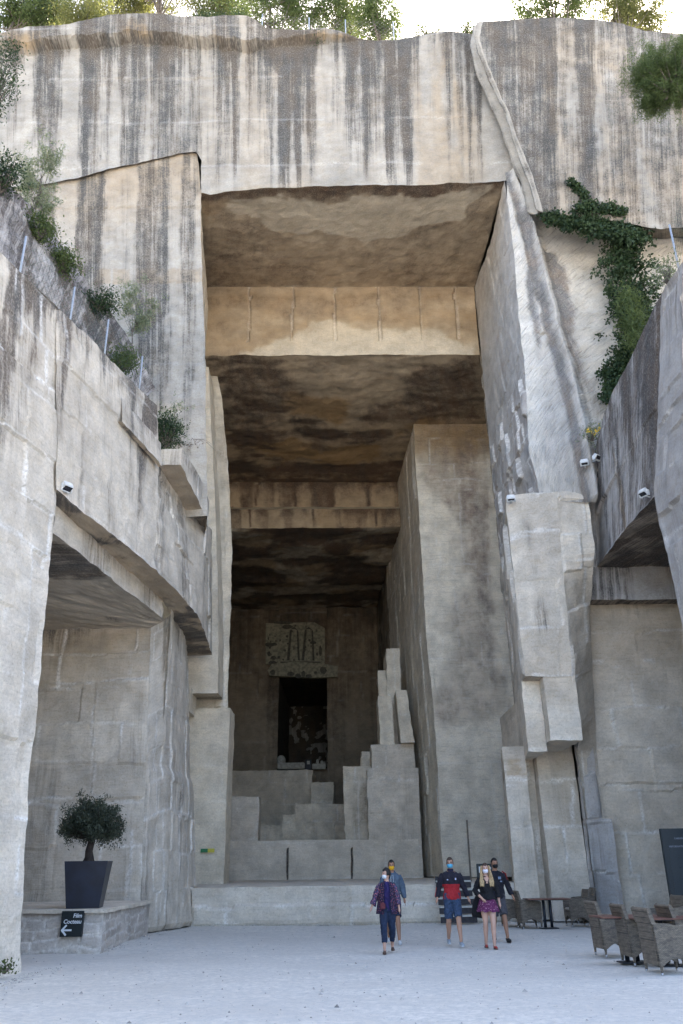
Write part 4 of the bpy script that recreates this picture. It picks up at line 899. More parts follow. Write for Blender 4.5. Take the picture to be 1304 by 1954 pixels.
# ================================================================== LEFT LEDGE WITH PLANTER
led = Rock()
zle = .83
cA, cB, cC = np.array([-6.9, 20.2, 0]), np.array([-5.36, 20.2, 0]), np.array([-5.45, 25.5, 0])
cC = np.array([-5.5, 25.45, 0])
rubm = stone('rubble_stone', light=(.55, .50, .45), mid=(.33, .30, .27), dark=(.2, .18, .165), tool=.3, streak=.2, speck=.4, bump=.9)
def rubble(sd):
    def f(P, u, v, U, V):
        a, b, c, ev, eh = blocks(u, v, .23, .42, sd, .12); e = np.minimum(ev, eh)
        st = np.zeros((len(P), 4)); st[:, 3] = .1 + b * .6; st[:, 2] = .45 * (1 - sst(.01, .05, e)); st[:, 0] = .18 * (a > .75) + .5 * (fbm(u * 2, v * 2, u * 0, sd, 3) - .5)
        return st, .022 * sst(0, .05, e) * (.3 + a)
    return f
up = np.array([0, 0, zle - .07])
led.sheet([np.array([-9.5, 20.2, 0]) + up, cB + up], [np.array([-9.5, 20.2, -.06]), cB + np.array([0, 0, -.06])], res=.035, fn=rubble(1), amp=.02, maxn=300)
led.sheet([cB + up, cC + up], [cB + np.array([0, 0, -.06]), cC + np.array([0, 0, -.06])], res=.045, fn=rubble(2), amp=.02)
lo_ = led.build('ledge_wall', rubm); tag(lo_, 'knee-high rubble wall with a pale coping under the potted olive tree', 'wall')
cp = Rock(); o1 = np.array([0, -.08, 0]); 
cA2, cB2, cC2 = np.array([-9.5, 20.1, 0]), np.array([-5.26, 20.08, 0]), np.array([-5.42, 25.4, 0])
cw = wall(601, .5, 1.1, .01, .3, .05, .3, .1, 0, 1, 0)
def cop(p, z): return at(p, z)
cp.sheet([cop(cA2, zle), cop(cB2, zle)], [cop(cA2, zle - .075), cop(cB2, zle - .075)], res=.05, fn=plainst(.15, 0, .2), amp=.02)
cp.sheet([cop(cB2, zle), cop(cC2, zle)], [cop(cB2, zle - .075), cop(cC2, zle - .075)], res=.05, fn=plainst(.15, 0, .2), amp=.02)
cp.sheet([np.array([-9.5, 25.6, zle]), cop(cC2, zle) ], [cop(cA2, zle), cop(cB2, zle)], res=.1, fn=cw, amp=.02)
cp.build('coping', ST, lo_)

# sign on the ledge wall
sg = empty('direction_sign', (PY(139, 1765, 20.0)[0], 20.05, .0)); tag(sg, 'small black square sign reading Film Cocteau with a white arrow, fixed to the ledge wall', 'sign')
p0, p1 = PY(114, 1788, 20.05), PY(161, 1738, 20.05)
bm = bmesh.new(); tbox(bm, p0[0] - sg.location.x, p1[0] - sg.location.x, -.02, .07, p0[2], p1[2], .003); from_bm('board', bm, plain('sign_black', (.012, .018, .02), .45, .1), sg)
whm = plain('sign_white', (.62, .65, .68), .6, .02)
def text(name, s, size, loc, m, parent, rot=(math.pi / 2, 0, 0), align='LEFT', shear=0, extrude=.002, bold=0):
    cu = bpy.data.curves.new(name, 'FONT'); cu.body = s; cu.size = size; cu.align_x = align; cu.shear = shear; cu.extrude = extrude; cu.offset = bold; cu.resolution_u = 3
    t = bpy.data.objects.new(name, cu); COL.objects.link(t); dg = bpy.context.evaluated_depsgraph_get(); me = bpy.data.meshes.new_from_object(t.evaluated_get(dg)); bpy.data.objects.remove(t)
    o = link(name, me, m, parent); o.location = loc; o.rotation_euler = rot; return o
rx = p1[0] - sg.location.x - .03; zt2 = p1[2]
t = text('lettering', 'Film\nCocteau', .115, (rx, -.026, zt2 - .13), whm, sg, align='RIGHT', shear=.15, bold=.002)
bm = bmesh.new(); ax = p0[0] - sg.location.x; az = p0[2] + .13
def bar2(bm, a, b, w, y0=-.03, y1=-.02):
    d = np.array([b[0] - a[0], b[1] - a[1]]); d = d / np.linalg.norm(d); n = np.array([-d[1], d[0]]) * w / 2
    slab_bm(bm, [(a[0] + n[0], a[1] + n[1]), (b[0] + n[0], b[1] + n[1]), (b[0] - n[0], b[1] - n[1]), (a[0] - n[0], a[1] - n[1])], y0, y1)
bar2(bm, (ax + .04, az), (ax + .25, az), .035); bar2(bm, (ax + .03, az - .01), (ax + .135, az + .1), .035, -.031, -.0195); bar2(bm, (ax + .03, az + .01), (ax + .135, az - .1), .035, -.032, -.019)
from_bm('arrow', bm, whm, sg)

# planter
pt = empty('planter', (-6.25, 21.2, zle)); tag(pt, 'tall dark blue square planter, tapering downward, on the left ledge', 'planter')
mp_ = plain('blue_black_metal', (.007, .011, .024), .42, .35, 3, spec=.5)
def frust(bm, a, b, z0, z1, t=None):
    vs_ = [bm.verts.new((sx * r, sy * r, z)) for z, r in ((z0, a), (z1, b)) for sx, sy in ((-1, -1), (1, -1), (1, 1), (-1, 1))]
    bm.faces.new(vs_[0:4][::-1])
    for i in range(4): bm.faces.new((vs_[i], vs_[(i + 1) % 4], vs_[4 + (i + 1) % 4], vs_[4 + i]))
    return vs_[4:]
bm = bmesh.new(); t4 = frust(bm, .36, .48, 0, .98)
inn4 = [bm.verts.new((v.co.x * .94, v.co.y * .94, .98)) for v in t4]; in5 = [bm.verts.new((v.co.x * .93, v.co.y * .93, .84)) for v in t4]
for i in range(4):
    bm.faces.new((t4[i], t4[(i + 1) % 4], inn4[(i + 1) % 4], inn4[i])); bm.faces.new((inn4[i], inn4[(i + 1) % 4], in5[(i + 1) % 4], in5[i]))
from_bm('pot', bm, mp_, pt)
bm = bmesh.new(); bmesh.ops.create_grid(bm, x_segments=14, y_segments=14, size=.445)
for v in bm.verts: v.co.z = .9 + .03 * math.sin(v.co.x * 30) * math.cos(v.co.y * 27)
from_bm('soil', bm, plain('soil', (.02, .015, .012), .95, .4, 20), pt, True)
pt.rotation_euler.z = R_(8)
pt.location = (float(PY(163, 1721, 20.9)[0]), 20.9, zle)

# loose stones and grit lying on the yard
rg = np.random.default_rng(77); bm = bmesh.new()
base = [Vector((1, 0, 0)), Vector((0, 1, 0)), Vector((-1, 0, 0)), Vector((0, -1, 0)), Vector((0, 0, 1))]
for k in range(1500):
    y = 8 + 21 * rg.random() ** .8; x = rg.uniform(-.42, .46) * y
    if k % 3 == 0:                                       # more of it gathers along the stage and the walls
        x, y = [(rg.uniform(-4.5, 5.2), 28.55 - abs(rg.normal()) * .25), (-5.45 - abs(rg.normal()) * .0 + abs(rg.normal()) * .2, rg.uniform(20, 28)), (rg.uniform(5.3, 9), 27.9 - abs(rg.normal()) * .2), (-5.5 + abs(rg.normal()) * .2, rg.uniform(14, 17))][rg.integers(4)]
    s = rg.uniform(.008, .02) * (2.2 if rg.random() < .06 else 1); a = rg.uniform(0, 6.3); v = [bm.verts.new((x + s * (b.x * math.cos(a) - b.y * math.sin(a)) * rg.uniform(.6, 1.3), y + s * (b.x * math.sin(a) + b.y * math.cos(a)) * rg.uniform(.6, 1.3), -.02 + s * .9 * b.z + .012)) for b in base]
    for i in range(4): bm.faces.new((v[i], v[(i + 1) % 4], v[4]))
tag(from_bm('loose_stones', bm, plain('grit', (.34, .32, .29), .95, .5, 3)), 'loose chips of stone scattered over the gravel yard', 'gravel', kind='stuff')

# ------------------------------------------------------------------ vegetation helpers
def tube(bm, pts, rad, n=8, cap=True):
    pts = [Vector(p) for p in pts]; rings = []
    for i, p in enumerate(pts):
        d = (pts[min(i + 1, len(pts) - 1)] - pts[max(i - 1, 0)]).normalized(); a = d.orthogonal().normalized() if i == 0 else None
        if i == 0: ref = a
        else: ref = (ref - d * ref.dot(d)).normalized()
        b = d.cross(ref); r = rad[i] if not isinstance(rad[i], tuple) else 1
        rings.append([bm.verts.new(p + (ref * math.cos(2 * math.pi * k / n) + b * math.sin(2 * math.pi * k / n)) * r) for k in range(n)])
    for i in range(len(rings) - 1):
        for k in range(n): bm.faces.new((rings[i][k], rings[i][(k + 1) % n], rings[i + 1][(k + 1) % n], rings[i + 1][k]))
    if cap: bm.faces.new(rings[0][::-1]); bm.faces.new(rings[-1])
def leaves(name, C, m, parent=None, n=20, spread=.2, L=.07, Wd=.02, seed=0, up=.0, flat=1.0):
    """many small two-triangle leaves round the twig points C"""
    rg = np.random.default_rng(seed); C = np.array(C, float); N_ = len(C) * n
    P = np.repeat(C, n, 0) + rg.normal(size=(N_, 3)) * spread * np.array([1, 1, flat])
    D = rg.normal(size=(N_, 3)); D[:, 2] += up; D /= np.linalg.norm(D, axis=1, keepdims=True)
    S = np.cross(D, rg.normal(size=(N_, 3))); S /= np.linalg.norm(S, axis=1, keepdims=True) + 1e-9
    ln = L * rg.uniform(.6, 1.3, (N_, 1)); w = Wd * rg.uniform(.7, 1.3, (N_, 1))
    q = np.stack([P - D * ln / 2, P + S * w, P + D * ln / 2, P - S * w], 1).reshape(-1, 3)
    me = bpy.data.meshes.new(name); me.vertices.add(len(q)); me.vertices.foreach_set('co', q.astype(np.float32).ravel())
    me.loops.add(len(q)); me.loops.foreach_set('vertex_index', np.arange(len(q), dtype=np.int32)); me.polygons.add(N_)
    me.polygons.foreach_set('loop_start', (np.arange(N_) * 4).astype(np.int32)); me.polygons.foreach_set('loop_total', np.full(N_, 4, np.int32)); me.update(calc_edges=True)
    return link(name, me, m, parent)
bark = plain('grey_bark', (.13, .11, .09), .9, .35, 9, bump=.5); barkd = plain('dark_bark', (.045, .035, .03), .9, .35, 9, bump=.5)
LF_OL = leafmat('olive_leaf', (.022, .03, .02), (.075, .09, .06), .12)
LF_PN = leafmat('sunlit_leaf', (.055, .08, .03), (.16, .165, .065), .4)
LF_GR = leafmat('green_leaf', (.035, .06, .02), (.105, .14, .05), .32)
LF_DK = leafmat('dark_leaf', (.015, .032, .014), (.045, .075, .03), .2)
LF_GY = leafmat('grey_green_leaf', (.10, .13, .08), (.24, .27, .17), .3)

def crown_pts(rn, c, R3, n, hollow=.35):
    o = []
    while len(o) < n:
        p = np.array([rn.uniform(-1, 1) for _ in range(3)]); r = np.linalg.norm(p)
        if r > 1 or r < hollow * rn.random(): continue
        o.append(np.array(c) + p * np.array(R3))
    return o
def tree(name, label, cat, base, h, cc, R3, nb=18, tr=.12, m=LF_GR, mb=bark, group=None, n=40, spread=.3, L=.14, Wd=.03, seed=1, clumps=None, lean=(0, 0), flat=.8, near=False):
    """base is a world point, cc the crown centre relative to it"""
    rn = random.Random(seed); t = empty(name, base); tag(t, label, cat, group)
    cc = Vector(cc); bm = bmesh.new(); k = 6; top = Vector((cc.x, cc.y, cc.z))
    tp = [Vector((0, 0, 0)).lerp(top, i / k) + Vector((rn.uniform(-1, 1) * h * .02, rn.uniform(-1, 1) * h * .02, 0)) * (i > 0) for i in range(k + 1)]
    tube(bm, tp, [tr * (1.25 if i == 0 else 1 - .7 * i / k) for i in range(k + 1)], 8)
    from_bm('trunk', bm, mb, t, True)
    ends = crown_pts(rn, cc, R3, nb); bm = bmesh.new(); C = []
    for e in ends:
        e = Vector(e); s = tp[k] if near else tp[rn.randint(k // 2, k)]; mid = s.lerp(e, .5) + Vector((0, 0, -.05 * h))
        tube(bm, [s, mid, e], [tr * .3, tr * .18, tr * .05], 5)
        for j in range(clumps or 5):
            C.append(e + Vector((rn.gauss(0, 1), rn.gauss(0, 1), rn.gauss(0, flat))) * spread * 1.5); C.append(mid.lerp(e, rn.uniform(.4, 1)) + Vector((rn.gauss(0, 1), rn.gauss(0, 1), rn.gauss(0, 1))) * spread * .6)
    from_bm('branches', bm, mb, t, True)
    leaves('crown', [tuple(c) for c in C], m, t, n, spread * .55, L, Wd, seed, up=.4)
    return t

# olive tree in the planter
ol = empty('olive_tree', (pt.location.x, pt.location.y, zle + .9)); tag(ol, 'small bushy olive tree with a short dark trunk growing in the blue planter', 'tree')
rn = random.Random(5); bm = bmesh.new()
tube(bm, [(0, 0, -.02), (.0, 0, .1), (-.03, 0, .3), (.0, .02, .5), (.0, 0, .68)], [.16, .11, .085, .08, .09], 10)
tube(bm, [(-.14, 0, -.02), (-.08, 0, .1), (-.03, 0, .28)], [.07, .06, .04], 8)
from_bm('trunk', bm, barkd, ol, True)
C = []; bm = bmesh.new()
for k in range(120):
    th = rn.uniform(0, 2 * math.pi); ph = rn.uniform(-.15, 1.5); r = rn.uniform(.62, 1.0)
    e = Vector((math.cos(th) * math.cos(ph) * .78 * r, math.sin(th) * math.cos(ph) * .70 * r, .80 + math.sin(ph) * .70 * r - .10))
    if k < 12: e = e + Vector((e.x * .2, e.y * .2, .12 + .14 * rn.random()))
    s = Vector((rn.uniform(-.08, .08), 0, .6)); md = s.lerp(e, .5) + Vector((0, 0, -.06))
    tube(bm, [s, md, e], [.022, .012, .004], 4)
    for j in range(7): C.append(md.lerp(e, .25 + .85 * rn.random()) + Vector((rn.gauss(0, .045), rn.gauss(0, .045), rn.gauss(0, .045))))
for k in range(260): C.append(Vector((rn.gauss(0, .26), rn.gauss(0, .26), .92 + rn.gauss(0, .2))))
from_bm('branches', bm, barkd, ol, True)
leaves('crown', [tuple(c) for c in C], LF_OL, ol, 22, .045, .075, .011, 5, up=.7)

# ------------------------------------------------------------------ trees on the cliff top
topg = 'trees along the cliff top'
def cliff_tree(px, py, Y, R3, label, seed, m=LF_PN, trpx=None, name='pine_tree', cat='tree', nb=22, n=40, spread=.34, L=.15, Wd=.03, tr=.14, clumps=5):
    c = PY(px, py, Y); b = PY(trpx or px, 80, Y); zb0 = 36.2 + (Y - YF) * .12; b[2] = zb0 - .2
    return tree(name, label, cat, b, c[2] - b[2] + 1, (c[0] - b[0], 0, c[2] - b[2]), R3, nb, tr, m, bark, topg, n, spread, L, Wd, seed, clumps)
cliff_tree(30, 8, 29, (2.2, 1.5, 1.6), 'dark green pine at the far left of the cliff top', 1, LF_GR, nb=34)
cliff_tree(100, 24, 30, (1.3, 1.2, 1.2), 'thin yellow-green tree second from the left on the cliff top', 2, nb=28)
cliff_tree(225, 0, 31, (2.1, 1.5, 1.0), 'spreading yellow-green tree above the left part of the cliff', 3, nb=32, trpx=160)
cliff_tree(305, -40, 30, (1.9, 1.5, 2.2), 'bare-trunked tree leaning right above the middle left of the cliff', 4, nb=20, trpx=312, tr=.2)
cliff_tree(385, 22, 31, (1.6, 1.2, 1.4), 'small airy tree just right of the leaning trunk on the cliff top', 5, nb=18)
cliff_tree(165, 36, 28, (1.2, 1, .9), 'small feathery tree between the two left trees at the rim', 14, nb=16)
cliff_tree(440, 0, 32, (2.0, 1.2, 1.5), 'airy tree just left of the large central tree', 12, LF_GR, nb=20)
cliff_tree(665, 20, 32, (1.3, 1.2, 1.6), 'thin tree left of the narrow tree behind the fence', 13, nb=16)
cliff_tree(515, 10, 30, (2.4, 1.5, 1.9), 'large leafy tree with pale stems above the centre of the cliff', 6, LF_GR, nb=36, trpx=525)
cliff_tree(600, 12, 31, (2.2, 1.5, 1.8), 'loose yellow-green tree right of the large central tree', 7, nb=26, trpx=590, m=LF_GR)
cliff_tree(722, 20, 30, (1.5, 1.2, 1.9), 'narrow green tree behind the wire fence on the cliff top', 8, LF_GR, nb=30)
cliff_tree(1060, 5, 31, (2.4, 1.5, 1.7), 'bright green tree above the left of the right buttress', 9, LF_GR, nb=34)
cliff_tree(1170, 0, 31, (2.4, 1.5, 1.8), 'yellow-green tree above the middle of the right buttress', 10, nb=34)
cliff_tree(1240, 25, 32, (1.5, 1.2, 1.4), 'wispy tree at the far right of the cliff top', 11, nb=14)
def bush(px, py, Y, R3, label, seed, m=LF_GR, n=60, nb=10, spread=.16, L=.09, Wd=.02, name='shrub', group=None, x=None):
    c = PY(px, py, Y) if x is None else PX(px, py, x); t = empty(name, c - np.array([0, 0, R3[2]])); tag(t, label, 'shrub', group); rn = random.Random(seed)
    ends = crown_pts(rn, (0, 0, R3[2]), R3, nb * 3); bm = bmesh.new()
    for e in ends: tube(bm, [(0, 0, 0), (e[0] * .5, e[1] * .5, e[2] * .6), tuple(e)], [.03, .018, .005], 4)
    from_bm('stems', bm, bark, t, True); leaves('foliage', ends, m, t, n, spread, L, Wd, seed, up=.5); return t
bg2 = 'low shrubs on the cliff rim'
bush(440, 42, 27, (.9, .5, .35), 'dark round shrub at the rim left of centre', 21, LF_DK, group=bg2)
bush(390, 44, 27, (.6, .5, .25), 'low dark shrub at the rim beneath the airy tree', 22, LF_DK, group=bg2)
bush(893, 60, 26.6, (.45, .5, .5), 'small shrub in the gap beside the right buttress', 23, group=bg2)
bush(815, 64, 27, (.8, .5, .25), 'low scrub at the rim right of centre', 24, group=bg2)
bush(605, 78, 26.1, (.3, .3, .2), 'tiny reddish tuft clinging below the rim', 25, LF_DK, group=bg2)

# wire fence on the cliff top
mtl = plain('galvanised_metal', (.35, .38, .42), .5, .1, 20, metal=.3)
netm, N, L, B = mat('green_wire_net')
def fence(name, label, posts, h, mm, group=None, net=True, step=.25):
    root = empty(name, posts[0]); tag(root, label, 'fence', group); b0 = Vector(posts[0])
    for p in posts:
        bm = bmesh.new(); q = Vector(p) - b0; tube(bm, [q + Vector((0, 0, -.3)), q + Vector((0, 0, h))], [.028, .028], 8); from_bm('post', bm, mtl, root, True)
    if net:
        bm = bmesh.new()
        for a, b in zip(posts[:-1], posts[1:]):
            a, b = Vector(a) - b0, Vector(b) - b0; nn = max(3, int((b - a).length / step)); U = Vector((0, 0, 1))
            for k in range(-int(h / step), nn):
                for s in (0, 1):
                    p0, p1 = k, k + h / step; z0_, z1_ = 0, h
                    if p0 < 0: z0_ = -p0 * step; p0 = 0
                    if p1 > nn: z1_ = h - (p1 - nn) * step; p1 = nn
                    if s: A_, B2 = a.lerp(b, 1 - p0 / nn), a.lerp(b, 1 - p1 / nn)
                    else: A_, B2 = a.lerp(b, p0 / nn), a.lerp(b, p1 / nn)
                    tube(bm, [A_ + U * z0_, B2 + U * z1_], [.003, .003], 3, False)
        from_bm('wire_mesh', bm, mm, root)
    return root
grn = plain('green_wire', (.03, .07, .05), .6); gw = plain('grey_wire', (.22, .23, .23), .6)
fence('wire_fence', 'light wire fence in front of the trees on the cliff top', [PY(500, 60, 27.2) + np.array([0, 0, .1]), PY(590, 64, 27.2), PY(660, 68, 27.2), PY(752, 72, 27.2)], 1.1, gw)

# ------------------------------------------------------------------ plants on the ledges
tree('young_pine', 'slender young pine with see-through crown at the upper left, above the rock slope', 'tree', PX(62, 440, -8.9) - np.array([0, 0, .3]), 3.4, (0, 0, 2.3), (.75, .5, 1.5), 26, .035, LF_GY, bark, 'small trees on the left rim', 30, .13, .12, .012, 31, 3)
tree('young_tree', 'thin young tree with upright twigs in front of the stained cliff at left', 'tree', PX(250, 668, -7.3) - np.array([0, 0, .4]), 3, (0.05, 0, 2.3), (.78, .5, 1.1), 24, .03, LF_GY, bark, 'small trees on the left rim', 22, .13, .11, .014, 32, 3)
tree('sapling', 'straggly sapling with sparse leaves at the lower end of the left rim', 'tree', PX(325, 835, -5.9) - np.array([0, 0, .3]), 2, (0.15, 0, 1.15), (.5, .4, .6), 12, .02, LF_GY, bark, 'small trees on the left rim', 12, .1, .09, .014, 33, 3)
bush(8, 338, 20, (.42, .4, .6), 'dark bush at the left edge of the picture on the rock slope', 34, LF_DK, x=-9.0)
bush(-6, 150, 20, (.6, .6, 1.6), 'hanging pine foliage at the far left edge, high on the slope', 35, LF_DK, x=-9.6, nb=16)
lg = 'small bushes along the left rim'
bush(78, 438, 20, (.42, .4, .38), 'low yellowish bush beneath the young pine', 36, LF_GR, group=lg, x=-8.5)
bush(122, 502, 20, (.36, .35, .32), 'small round green bush halfway down the rim', 37, LF_GR, group=lg, x=-8.1)
bush(190, 575, 20, (.5, .35, .35), 'wide dark bush between the two upper fence posts', 38, LF_DK, group=lg, x=-7.5)
bush(238, 688, 20, (.4, .35, .32), 'bright green bush overhanging the wall beside the third post', 39, LF_GR, group=lg, x=-6.7)
bush(320, 822, 20, (.42, .4, .62), 'dense dark bush wrapped in netting at the end of the wall', 40, LF_DK, group=lg, x=-5.75, nb=18)
# dead shrub
dd = empty('dead_shrub', PX(352, 862, -5.6)); tag(dd, 'bare grey shrub with arching twigs beside the netted bush', 'shrub'); rn = random.Random(7); bm = bmesh.new()
for k in range(34):
    a = rn.uniform(-1.2, 1.5); l = rn.uniform(.5, 1.25)
    pts = [Vector((0, 0, 0)), Vector((math.sin(a) * l * .4, rn.uniform(-.2, .2), .45 * l)), Vector((math.sin(a) * l * .8, rn.uniform(-.3, .3), .55 * l * math.cos(a * .6))), Vector((math.sin(a) * l * 1.1, rn.uniform(-.3, .3), .4 * l * math.cos(a)))]
    tube(bm, pts, [.016, .011, .008, .003], 4)
from_bm('twigs', bm, plain('dead_wood', (.16, .13, .11), .9, .3, 9), dd)
leaves('dry_leaves', [(.35 + rn.gauss(0, .1), rn.gauss(0, .1), .12 + rn.gauss(0, .08)) for k in range(14)], plain('dry_leaf', (.14, .08, .05), .9, .3, 9), dd, 25, .07, .06, .018, 3)

# posts and netting on the left rim
fence('wire_fence', 'steel posts with dark netting along the rim of the left wall', [gl(58, 527) + np.array([-.25, 0, 0]), gl(152, 618) + np.array([-.25, 0, 0]), gl(217, 676) + np.array([-.25, 0, 0]), gl(282, 742) + np.array([-.25, 0, 0])], 1.15, grn, step=.22)
fence('wire_fence', 'blue steel post with netting at the right edge above the ivy', [PX(1293, 500, xW + .3), PX(1345, 420, xW + .3)], 1.3, grn, step=.2)

# ivy over the right wall ----------------------------------------------------------
iv = empty('ivy', PY(1180, 600, 25.4)); tag(iv, 'dark ivy trailing from under the buttress down onto the right wall', 'ivy'); rn = random.Random(9)
i0 = np.array(iv.location); C1 = []; C2 = []; C3 = []
def along(pts, wid, n, out, dark, Yf=lambda x, y: 25.3):
    for _ in range(n):
        k = rn.randrange(len(pts) - 1); t = rn.random(); a, b = pts[k], pts[k + 1]; w = wid[k] * (1 - t) + wid[k + 1] * t
        px = a[0] + (b[0] - a[0]) * t + rn.gauss(0, w * .42); py = a[1] + (b[1] - a[1]) * t + rn.gauss(0, w * .42)
        dark.append(PY(px, py, Yf(px, py) - rn.random() * out) - i0)
along([(1042, 412), (1085, 425), (1130, 432), (1180, 440), (1225, 455)], [9, 15, 22, 26, 20], 420, .5, C1, lambda x, y: 25.0)
along([(1190, 445), (1190, 500), (1205, 560), (1212, 620), (1195, 690), (1185, 725), (1165, 760)], [46, 54, 56, 46, 34, 24, 14], 950, .7, C1, lambda x, y: 25.6 + (y - 450) * .0015)
along([(1085, 345), (1100, 355), (1118, 375), (1124, 398)], [5, 7, 7, 7], 70, .1, C2, lambda x, y: 24.6)
along([(1100, 398), (1150, 395), (1190, 402)], [12, 13, 8], 110, .15, C2, lambda x, y: 24.6)
along([(1150, 712), (1175, 708), (1190, 720)], [14, 12, 10], 70, .4, C2, lambda x, y: 25.8)
along([(1195, 560), (1215, 610), (1205, 650)], [30, 34, 20], 240, .9, C3, lambda x, y: 24.9)
leaves('foliage', C1, LF_DK, iv, 16, .09, .13, .05, 1); leaves('sprays', C2, LF_DK, iv, 10, .07, .12, .05, 2); leaves('new_growth', C3, LF_GR, iv, 12, .13, .15, .02, 3, up=.8)
bm = bmesh.new()
for pts in ([(1085, 345), (1118, 375), (1124, 410), (1180, 470), (1215, 560), (1205, 680), (1165, 760)], [(1042, 412), (1130, 432), (1200, 470), (1235, 560)]):
    tube(bm, [PY(a, b, 25.7 if b > 420 else 24.75) - i0 for a, b in pts], [.03] * len(pts), 5)
from_bm('stems', bm, bark, iv, True)
bush(1128, 828, 25.7, (.35, .25, .28), 'small weed with yellow flowers at the foot of the rock ridge', 51, LF_GY, nb=6, n=22)
leaves('flowers', [(-.15, -.2, .3), (.25, -.2, .4), (.1, -.25, .2)], plain('yellow_petal', (.75, .50, .03), .7, .1), [o for o in COL.objects if o.name.startswith('shrub')][-1], 22, .05, .06, .03, 8)
bush(1272, 520, 24, (.25, .3, .45), 'grey tuft growing at the corner of the right wall below the netting', 52, LF_GY, x=xW + .1, nb=6, n=30)
# pine reaching in from the right
tree('pine_tree', 'bright green pine reaching in at the right edge in front of the buttress', 'tree', (14.2, 20.5, 15.5), 12, tuple(PY(1272, 148, 20.5) - np.array([14.2, 20.5, 15.5])), (1.15, 1.1, 1.15), 90, .22, LF_GR, bark, None, 46, .17, .16, .008, 41, 6, near=True)
# weed at the foot of the near pier
bush(10, 1846, 15.7, (.14, .1, .08), 'tiny green weed at the foot of the near left pier', 53, LF_GR, nb=3, n=14, spread=.05, L=.05)

# ------------------------------------------------------------------ floodlights
wht = plain('white_housing', (.62, .62, .60), .5, .08, 12); lens = plain('dark_glass', (.02, .02, .025), .2, .1, 5, spec=.6)
def flood(loc, rz, label, tilt=.5):
    tilt += .55
    f = empty('floodlight', loc, rz); tag(f, label, 'floodlight', 'floodlights fixed to the quarry walls')
    bm = bmesh.new(); tbox(bm, -.17, .17, -.34, -.12, -.12, .12, .02)
    bmesh.ops.rotate(bm, verts=bm.verts, cent=(0, -.2, 0), matrix=Matrix.Rotation(tilt, 3, 'X')); from_bm('housing', bm, wht, f)
    bm = bmesh.new(); tbox(bm, -.14, .14, -.355, -.335, -.09, .09); bmesh.ops.rotate(bm, verts=bm.verts, cent=(0, -.2, 0), matrix=Matrix.Rotation(tilt, 3, 'X')); from_bm('lens', bm, lens, f)
    bm = bmesh.new(); tbox(bm, -.03, .03, -.18, .12, -.2, -.15, .005); tbox(bm, -.2, -.17, -.25, -.1, -.2, .03); tbox(bm, .17, .2, -.25, -.1, -.2, .03); tbox(bm, -.2, .2, -.2, -.16, -.21, -.18); from_bm('bracket', bm, wht, f); f.scale = (.72, .72, .72)
    return f
flood(PX(1235, 940, xW - .1), R_(-60), 'white floodlight at the upper corner of the right wall opening')
flood(PX(1122, 1146, xW - .2), R_(-50), 'white floodlight low beside the far end of the right wall opening', .4)
flood(PY(1116, 884, 25.8), R_(-20), 'left one of a pair of white floodlights above the block pillar', .8)
flood(PY(1132, 874, 25.7), R_(35), 'right one of a pair of white floodlights above the block pillar', .2)
flood(gl(116, 930) + np.array([.05, 0, 0]), R_(55), 'white floodlight at the top corner of the left opening', .5)
flood(PY(975, 952, 25.8), R_(-10), 'small white floodlight on the shelf of the block pillar', .9)

# small notice and fixings
nt_ = empty('wall_notice', PY(397, 1623, 34.97)); tag(nt_, 'tiny green and yellow notice stuck low on the narrow left pillar', 'sign')
bm = bmesh.new(); tbox(bm, -.28, 0, -.03, 0, -.07, .07); from_bm('green_half', bm, plain('notice_green', (.05, .22, .10), .5), nt_)
bm = bmesh.new(); tbox(bm, 0, .26, -.03, 0, -.07, .07); from_bm('yellow_half', bm, plain('notice_yellow', (.55, .5, .08), .5), nt_)
fx = plain('rusty_fixing', (.05, .035, .03), .7)
for a, b, Y in [(428, 1432, 35.4)]:
    bm = bmesh.new(); tbox(bm, -.1, .1, -.2, 0, -.1, .1, .02); o = from_bm('wall_hook', bm, fx); o.location = PY(a, b, Y).tolist(); tag(o, 'small dark fixing on the edge of the strip beside the left pillar', 'fixing')

# hanging sign behind the group
sn = empty('notice_board', (PY(930, 1690, 30.0)[0], 30, zs)); tag(sn, 'small black notice board on a post, half hidden behind the woman with long hair', 'sign')
p0, p1 = PY(911, 1678, 30), PY(938, 1648, 30); bk_ = plain('board_black', (.012, .02, .026), .4)
bm = bmesh.new(); tbox(bm, p0[0] - sn.location.x, p1[0] - sn.location.x, -.02, .02, p0[2] - zs, p1[2] - zs, .004); from_bm('board', bm, bk_, sn)
bm = bmesh.new(); tube(bm, [(0, 0, 0), (0, 0, p0[2] - zs)], [.025, .025], 8); tbox(bm, -.2, .2, -.15, .15, 0, .03); from_bm('post', bm, bk_, sn)
text('lettering', 'NIP', .27, (p0[0] - sn.location.x + .06, -.025, p1[2] - zs - .27), whm, sn, bold=.004)

